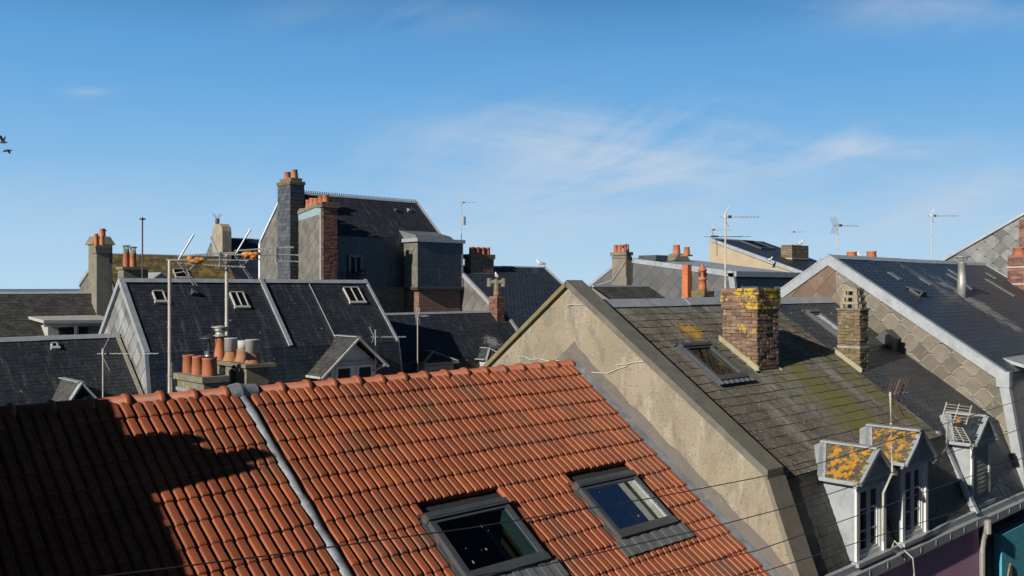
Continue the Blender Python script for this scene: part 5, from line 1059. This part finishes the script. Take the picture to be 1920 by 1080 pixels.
# the two tall masts with three-rail antennas behind the red ridge
def trinappe(label, px, ytop, ybase, Y, orange_dx, s=1.0):
    p, zt = mast_at(px, ytop, ybase, Y=Y); k = p.dot(FW) / F     # metres per pixel here
    t = thing('three_rail_antenna', label, 'antenna', p)
    b = MB(); b.tube([p, V((p.x, p.y, zt))], .024, 10); b.tube([p + RT * .03, V((p.x, p.y, p.z + .5)) + RT * .02], .012, 6)
    z_ = p.z + .3
    while z_ < zt: b.tube([(p.x, p.y, z_), (p.x, p.y, z_ + .02)], .029, 8, .1); z_ += .35
    b.build('mast', mast_pale, t)
    c = V((p.x, p.y, zt + 1 * k)); dr = (RT * .97 + FW * .24).normalized()
    b = MB(); b.bar(c - dr * 6 * k, c + dr * 60 * k, .02, .02); j = c + dr * 52 * k
    for dz, e_ in ((13, .75), (0, 1.25), (-11, 1.1)):
        b.bar(c + dr * 14 * k + V((0, 0, dz * k * .55)), c + dr * 92 * k + V((0, 0, dz * k)), .013, .02)
        b.bar(c + dr * 92 * k + V((0, 0, dz * k)), c + dr * (92 + 40 * e_) * k + V((0, 0, dz * k * 1.15)), .013, .02)
    b.bar(c + dr * 92 * k - V((0, 0, 13 * k)), c + dr * 92 * k + V((0, 0, 15 * k)), .02, .05); b.build('boom', galv, t)
    b = MB(); cr0 = c + dr * 16 * k
    for s_, dx in ((1, 27), (-1, 30)):
        e_ = cr0 + dr * dx * k + V((0, 0, s_ * 48 * k)); sd = FW * .07
        for w_ in ((-1, 1) if s_ < 0 else (0,)): b.tube([cr0 + sd * w_, e_ + sd * w_], .008 if s_ < 0 else .014, 5)
        for i in range(10 if s_ < 0 else 0): q_ = cr0 + (e_ - cr0) * (i + .7) / 10.5; b.tube([q_ - sd * 1.2, q_ + sd * 1.2], .005, 4)
    b.build('reflector', galv, t)
    b = MB()
    for i in range(26):
        for dz in (13, 0, -11):
            q_ = c + dr * (48 + 3.0 * i) * k + V((0, 0, dz * k * (.7 + .3 * min(1, i / 15)))); b.bar(q_ - FW * .055, q_ + FW * .055, .006, .006) if i % 2 == 0 or dz == 0 else None
    b.build('directors', galv, t)
    b = MB(); o_ = c + dr * orange_dx * k; 
    for e_o, e_r in ((-.03, (.10, .05, .045)), (.04, (.07, .045, .055)), (.09, (.06, .05, .035)), (-.07, (.05, .04, .05)), (.02, (.06, .06, .03))): ellip(b, o_ + dr * e_o + V((0, 0, random.uniform(-.03, .02))), e_r, random.random(), 0, 8, Matrix.Rotation(-.75 + random.uniform(-.4, .4), 3, 'Z'))
    b.build('dipole_box', orange_plastic, t)
    b = MB(); b.tube([o_ - V((0, 0, .05)), o_ + dr * -.1 - V((0, 0, .16)), c + dr * 4 * k - V((0, 0, .2)), V((p.x, p.y, zt - .3))], .006, 5); b.build('cable', white_old, t)
    return t
trinappe('tall pale mast carrying a three-rail antenna, left of the pair', 318, 488, 745, 12.9, 46)
trinappe('tall galvanised mast carrying a three-rail antenna, right of the pair', 425, 478, 735, 12.6, 42)
p, zt = mast_at(193, 655, 760, Y=24.6); yagi('television_antenna', 'thin rusty-white mast with arrow-shaped reflector over the low left slate roof', p, zt, RT, 1.45, 9, .16, 'arrow', arms=.45, boom_z=onY(193, 663, 24.6).z)
p, zt = mast_at(267, 407, 545, Y=28.5)
t = thing('lightning_rod', 'thin dark red rod with crossed tip rising above the slate ridge', 'rod', p); b = MB(); b.tube([p, (p.x, p.y, zt)], .025, 6); b.build('rod', mast_rust, t); b = MB()
for d_ in (RT, FW): b.bar(V((p.x, p.y, zt - .06)) - d_ * .09, V((p.x, p.y, zt - .06)) + d_ * .09, .05, .05)
b.build('tip', mast_rust, t)
p, zt = mast_at(196, 430, 448, Y=33.9); t = thing('finial', 'short crossed finial standing in the pot of the domed chimney', 'finial', p); b = MB(); b.tube([p - V((0, 0, .2)), (p.x, p.y, zt)], .02, 6); b.build('rod', mast_rust, t); b = MB(); b.bar(V((p.x, p.y, zt - .05)) - RT * .08, V((p.x, p.y, zt - .05)) + RT * .08, .04, .04); b.build('tip', mast_rust, t)
p, zt = mast_at(704, 620, 700, Y=24.9); yagi('television_antenna', 'grid-reflector antenna clamped to the timber-eaved dormer', p, zt, RT + FW * .1, 1.0, 10, .2, 'grid', arms=.34, boom_z=onY(704, 632, 24.9).z)
p, zt = mast_at(783, 592, 712, Y=25.8); t = yagi('television_antenna', 'bent white mast with a comb-like antenna pointing away, over the shaded slates', p, zt, FW * 1 + RT * .25, .9, 7, .34, 'vee', arms=.3, m=white_old)
p, zt = mast_at(865, 379, 452, Y=36.5); yagi('television_antenna', 'antenna with a small white box on its mast, behind the slate-hung bay', p, zt, RT, .8, 10, .2, 'arrow', arms=.18)
q = onY(870, 414, 36.5); tt_ = t
b = MB(); b.box((q.x - .09, q.y - .05, q.z - .22), (q.x + .09, q.y + .05, q.z + .22)); amp = b.build('amplifier_box', white_paint, [o for o in bpy.data.objects if o.get('label', '').startswith('antenna with a small white box')][0])
p, zt = mast_at(1360, 402, 600, Y=14.2); ta = yagi('television_antenna', 'tall weathered mast with a long dark yagi, rising beside the thick brick chimney', p, zt, RT, .92, 8, .24, 'arrow', arms=.28, mr=.026, boom_z=onY(1360, 407, 14.2).z)
k_ = p.dot(FW) / F; zz = onY(1360, 444, 14.2).z; b = MB(); c = V((p.x, p.y, zz)); b.bar(c - RT * 27 * k_, c + RT * 32 * k_, .016, .016); b.tube([c - RT * 40 * k_, c + RT * 48 * k_ + V((0, 0, .01))], .006, 5)
for i in range(5): b.bar(c - RT * (26 - 3 * i) * k_ - FW * .05, c - RT * (26 - 3 * i) * k_ + FW * .05 + V((0, 0, .02)), .02, .04)
b.build('lower_boom', dark_metal, ta)
b = MB(); c = V((p.x, p.y, 0)); b.tube([onY(1361, 500, 14.2), onY(1364, 512, 14.2), onY(1357, 520, 14.2), onY(1361, 532, 14.2)], .008, 5); b.build('cable', white_old, ta)
p, zt = mast_at(1335, 421, 470, Y=25.8); yagi('television_antenna', 'small faint antenna with two white chevrons on the beige gable', p, onY(1335, 430, 25.8).z, RT, .9, 3, .3, 'vee', arms=.35, m=white_old, back=.1)
p, zt = mast_at(1485, 434, 466, Y=26.0); yagi('television_antenna', 'tiny distant antenna left of the broad brick chimney', p, zt, RT, .7, 4, .2, 'arrow', arms=.05, m=white_old, mr=.012)
p, zt = mast_at(1570, 421, 482, Y=14.0); yagi('television_antenna', 'antenna with a wide wire reflector above the scalloped gable apex', p, zt, RT + FW * .25, .75, 7, .14, 'grid', arms=.26, mr=.02, boom_z=onY(1570, 423, 14).z)
p, zt = mast_at(1747, 402, 495, Y=13.6); yagi('television_antenna', 'antenna on a tall thin mast near the far end of the blue slate ridge', p, zt, RT, .95, 9, .22, 'arrow', arms=.26, mr=.022, boom_z=onY(1747, 405, 13.6).z)
p, zt = mast_at(1174, 458, 520, Y=21.3); yagi('television_antenna', 'short rusty antenna strapped to the slab chimney', p, zt, -RT, .3, 3, .12, 'arrow', arms=.05, m=mast_rust, mr=.02, boom_z=onY(1174, 463, 21.3).z)
# dormer mast in front (grid reflector) and the one on the party wall
Yd = 6.15
pts = [onY(1655, 1015, Yd), onY(1656, 925, Yd), onY(1673, 886, Yd), onY(1669, 735, Yd)]
t = thing('television_antenna', 'bent beige mast with a rusty grid reflector in front of the lichened dormers', 'antenna', pts[0])
b = MB(); b.tube(pts, .017, 10); 
for f_ in (.3, .6, .95): q_ = pts[2].lerp(pts[3], f_); b.tube([q_, q_ + V((0, 0, .02))], .021, 8)
b.build('mast', mast_pale, t)
c = onY(1669, 741, Yd); k_ = c.dot(FW) / F
b = MB(); b.bar(c, c + RT * 36 * k_ + FW * .25 + V((0, 0, 4 * k_)), .014, .014)
b.build('boom', mast_pale, t)
def grid_panel(b, o, ux, uy, nx, ny, r=.0035):
    for i in range(nx + 1): b.tube([o + ux * (i / nx), o + ux * (i / nx) + uy], r, 4)
    for j in range(ny + 1): b.tube([o + uy * (j / ny), o + uy * (j / ny) + ux], r, 4)
b = MB(); o = c + RT * 8 * k_
grid_panel(b, o + RT * -14 * k_ + V((0, 0, -2 * k_)) + FW * .05, RT * 38 * k_ + FW * .1, RT * 12 * k_ + V((0, 0, 34 * k_)), 7, 9)
grid_panel(b, o + RT * -8 * k_ + V((0, 0, -8 * k_)) + FW * .05, RT * 26 * k_ + FW * .1, RT * 16 * k_ + V((0, 0, -36 * k_)), 6, 9)
b.tube([o + V((0, 0, 30 * k_)) + RT * 10 * k_, o, o + RT * 5 * k_ - V((0, 0, 20 * k_)), o + RT * 14 * k_ - V((0, 0, 38 * k_))], .009, 6); b.build('reflector', mast_rust, t)
b = MB()
for i in range(6): q_ = c + RT * (24 + 4 * i) * k_ + FW * .2 + V((0, 0, 3 * k_)); b.tube([q_ - FW * .08 - RT * .03, q_ + FW * .08 + RT * .03], .004, 4)
b.build('directors', galv, t)
Yp = 6.35
pts = [onY(1749, 868, Yp), onY(1770, 848, Yp), onY(1775, 838, Yp), onY(1776, 790, Yp)]
t = thing('television_antenna', 'silver grid antenna with an orange box on the party wall beside the shuttered dormer', 'antenna', pts[0])
b = MB(); b.tube(pts, .02, 10); b.build('mast', galv, t); c = pts[-1]; k_ = c.dot(FW) / F
b = MB(); o = c + RT * -13 * k_
def bars(b, o, ux, uy, n):
    for i in (0, .5, 1): b.bar(o + ux * i, o + ux * i + uy, .014 if i != .5 else .01, .014)
    for j in range(n): b.tube([o + uy * (j + .3) / n, o + uy * (j + .3) / n + ux], .005, 5)
bars(b, c + RT * -12 * k_, RT * 47 * k_ + V((0, 0, -6 * k_)), RT * 11 * k_ + V((0, 0, 36 * k_)), 7); bars(b, c + RT * 2 * k_ + V((0, 0, -8 * k_)), RT * 26 * k_ + V((0, 0, -4 * k_)), RT * 16 * k_ + V((0, 0, -28 * k_)), 6); b.build('reflector', mast_pale, t)
b = MB(); b.bar(c, c + RT * 62 * k_ + FW * .1 + V((0, 0, 12 * k_)), .014, .014); b.build('boom', galv, t)
b = MB()
for i in range(9): q_ = c + RT * (30 + 4 * i) * k_ + V((0, 0, (6 + i * .7) * k_)) + FW * .06; b.tube([q_ - FW * .1 - V((0, 0, .01)), q_ + FW * .1], .004, 4)
b.build('directors', galv, t); b = MB(); q_ = c + RT * 20 * k_ + V((0, 0, 2 * k_)); ellip(b, q_ - FW * .04, (.07, .05, .05)); b.build('dipole_box', orange_plastic, t)

# ================================================================== overhead wires across the street
def wire(label, pix, Y=4.0):
    pts = [onY(x, y, Y) for x, y in pix]; d0 = pts[1] - pts[0]; d1 = pts[-1] - pts[-2]; pts = [pts[0] - d0.normalized() * 6] + pts + [pts[-1] + d1.normalized() * 14]
    t = thing('overhead_wire', label, 'wire', pts[0], 'overhead wires along the street'); b = MB(); b.tube(pts, .004, 5); b.build('strand', dark_metal, t)
wire('highest of the overhead wires, crossing both red-roof windows', [(180, 1082), (500, 1042), (880, 990), (1226, 933), (1500, 880), (1920, 748)])
wire('second highest overhead wire, just above the dormers\' sills', [(640, 1120), (1018, 1060), (1328, 990), (1500, 945), (1920, 802)])
wire('third overhead wire down, crossing the dormer windows', [(800, 1150), (1180, 1088), (1420, 1032), (1920, 858)])
wire('lowest overhead wire, crossing the gutter', [(900, 1180), (1250, 1112), (1427, 1073), (1920, 920)])

# ================================================================== gulls and flying birds
q = onY(1013, 497, 33.5); gull('white gull perched on the blue slate ridge under open sky', (q.x, 33.5, 1.10), -RT, .42)
q = onY(928, 519, 28.8); gull('white gull on top of the H-shaped chimney cowl', (26.0, 28.8, .37), FW - RT * .3, .32)
q = onY(1500, 460, 23.3); gull('gull on the broad brick chimney beside the beige house', (q.x, 23.3, onY(1500, 461, 23).z), RT, .34)
q = onY(1612, 480, 12.8); gull('gull looking over the ridge between the two orange pots', (q.x, 12.8, .80), FW, .30)
q = onY(1465, 499, 22.0); gull('gull resting low on the beige house\'s slates', (q.x, 22.6, 1.20), RT, .26)
def flying(label, px, py, Y, up):
    c = onY(px, py, Y); t = thing('flying_bird', label, 'bird', c, 'birds in flight'); b = MB(); d = RT; s = .17
    b.tube([c - d * s * .9, c - d * s * .5, c, c + d * s * .45, c + d * s * .7, c + d * s * .85], [.01, .025, .04, .03, .02, .005], 8)
    for sd in (-1, 1):
        w = [c + d * .05, c + FW * sd * s * .7 + V((0, 0, up * .11)) + d * .02, c + FW * sd * s * 1.4 + V((0, 0, up * .15)) - d * .05, c + FW * sd * s * .7 + V((0, 0, up * .1)) - d * .06, c - d * .05]
        b.prism(w, (0, 0, .015))
    b.build('body', bird_dark, t)
flying('upper of two dark birds flying at the left edge', 6, 267, 34, 1.6); flying('lower of two dark birds flying at the left edge, wings spread', 15, 282, 34, -.6)

# ================================================================== the row across the street that the picture is taken from
ZP = [(-.5, -1.2), (-4.8, 1.6), (-9.5, -1.5)]
zh = house('plastered terraced row across the street, at the photographer\'s back', -24, 46, ZP, name='terraced_row')
body(zh, -24, 46, ZP, plaster_white)
for sg, nm in ((0, 'roof'), (2, 'rear_roof')):
    cover([(-24, ZP[sg][0], ZP[sg][1]), (46, ZP[sg][0], ZP[sg][1]), (46, -4.8, 1.6), (-24, -4.8, 1.6)], (0, 1 if sg == 0 else -1, 1), w=1.2, g=.4, t=.02).build(nm, [slate_dark, roof_under, white_old], zh)
wx = -22.0
while wx < 45:
    for wz in (-8.6, -4.9):
        if abs(wx) < 2 and wz > -2: continue
        b = MB(); b.box((wx - .55, -.52, wz), (wx + .55, -.44, wz + 1.6)); wf = b.build('window_frame', white_paint, zh)
        b = MB(); b.f([(wx - .47, -.435, wz + .08), (wx + .47, -.435, wz + .08), (wx + .47, -.435, wz + 1.52), (wx - .47, -.435, wz + 1.52)]); b.build('pane', old_pane, wf)
    wx += 2.9
for o in bpy.data.objects:
    if o.parent is None and o.get('category') == 'antenna': o['group'] = 'television antennas on the roofs'
    if o.parent is None and o.get('category') == 'house': o['group'] = 'old terraced houses seen over their roofs'
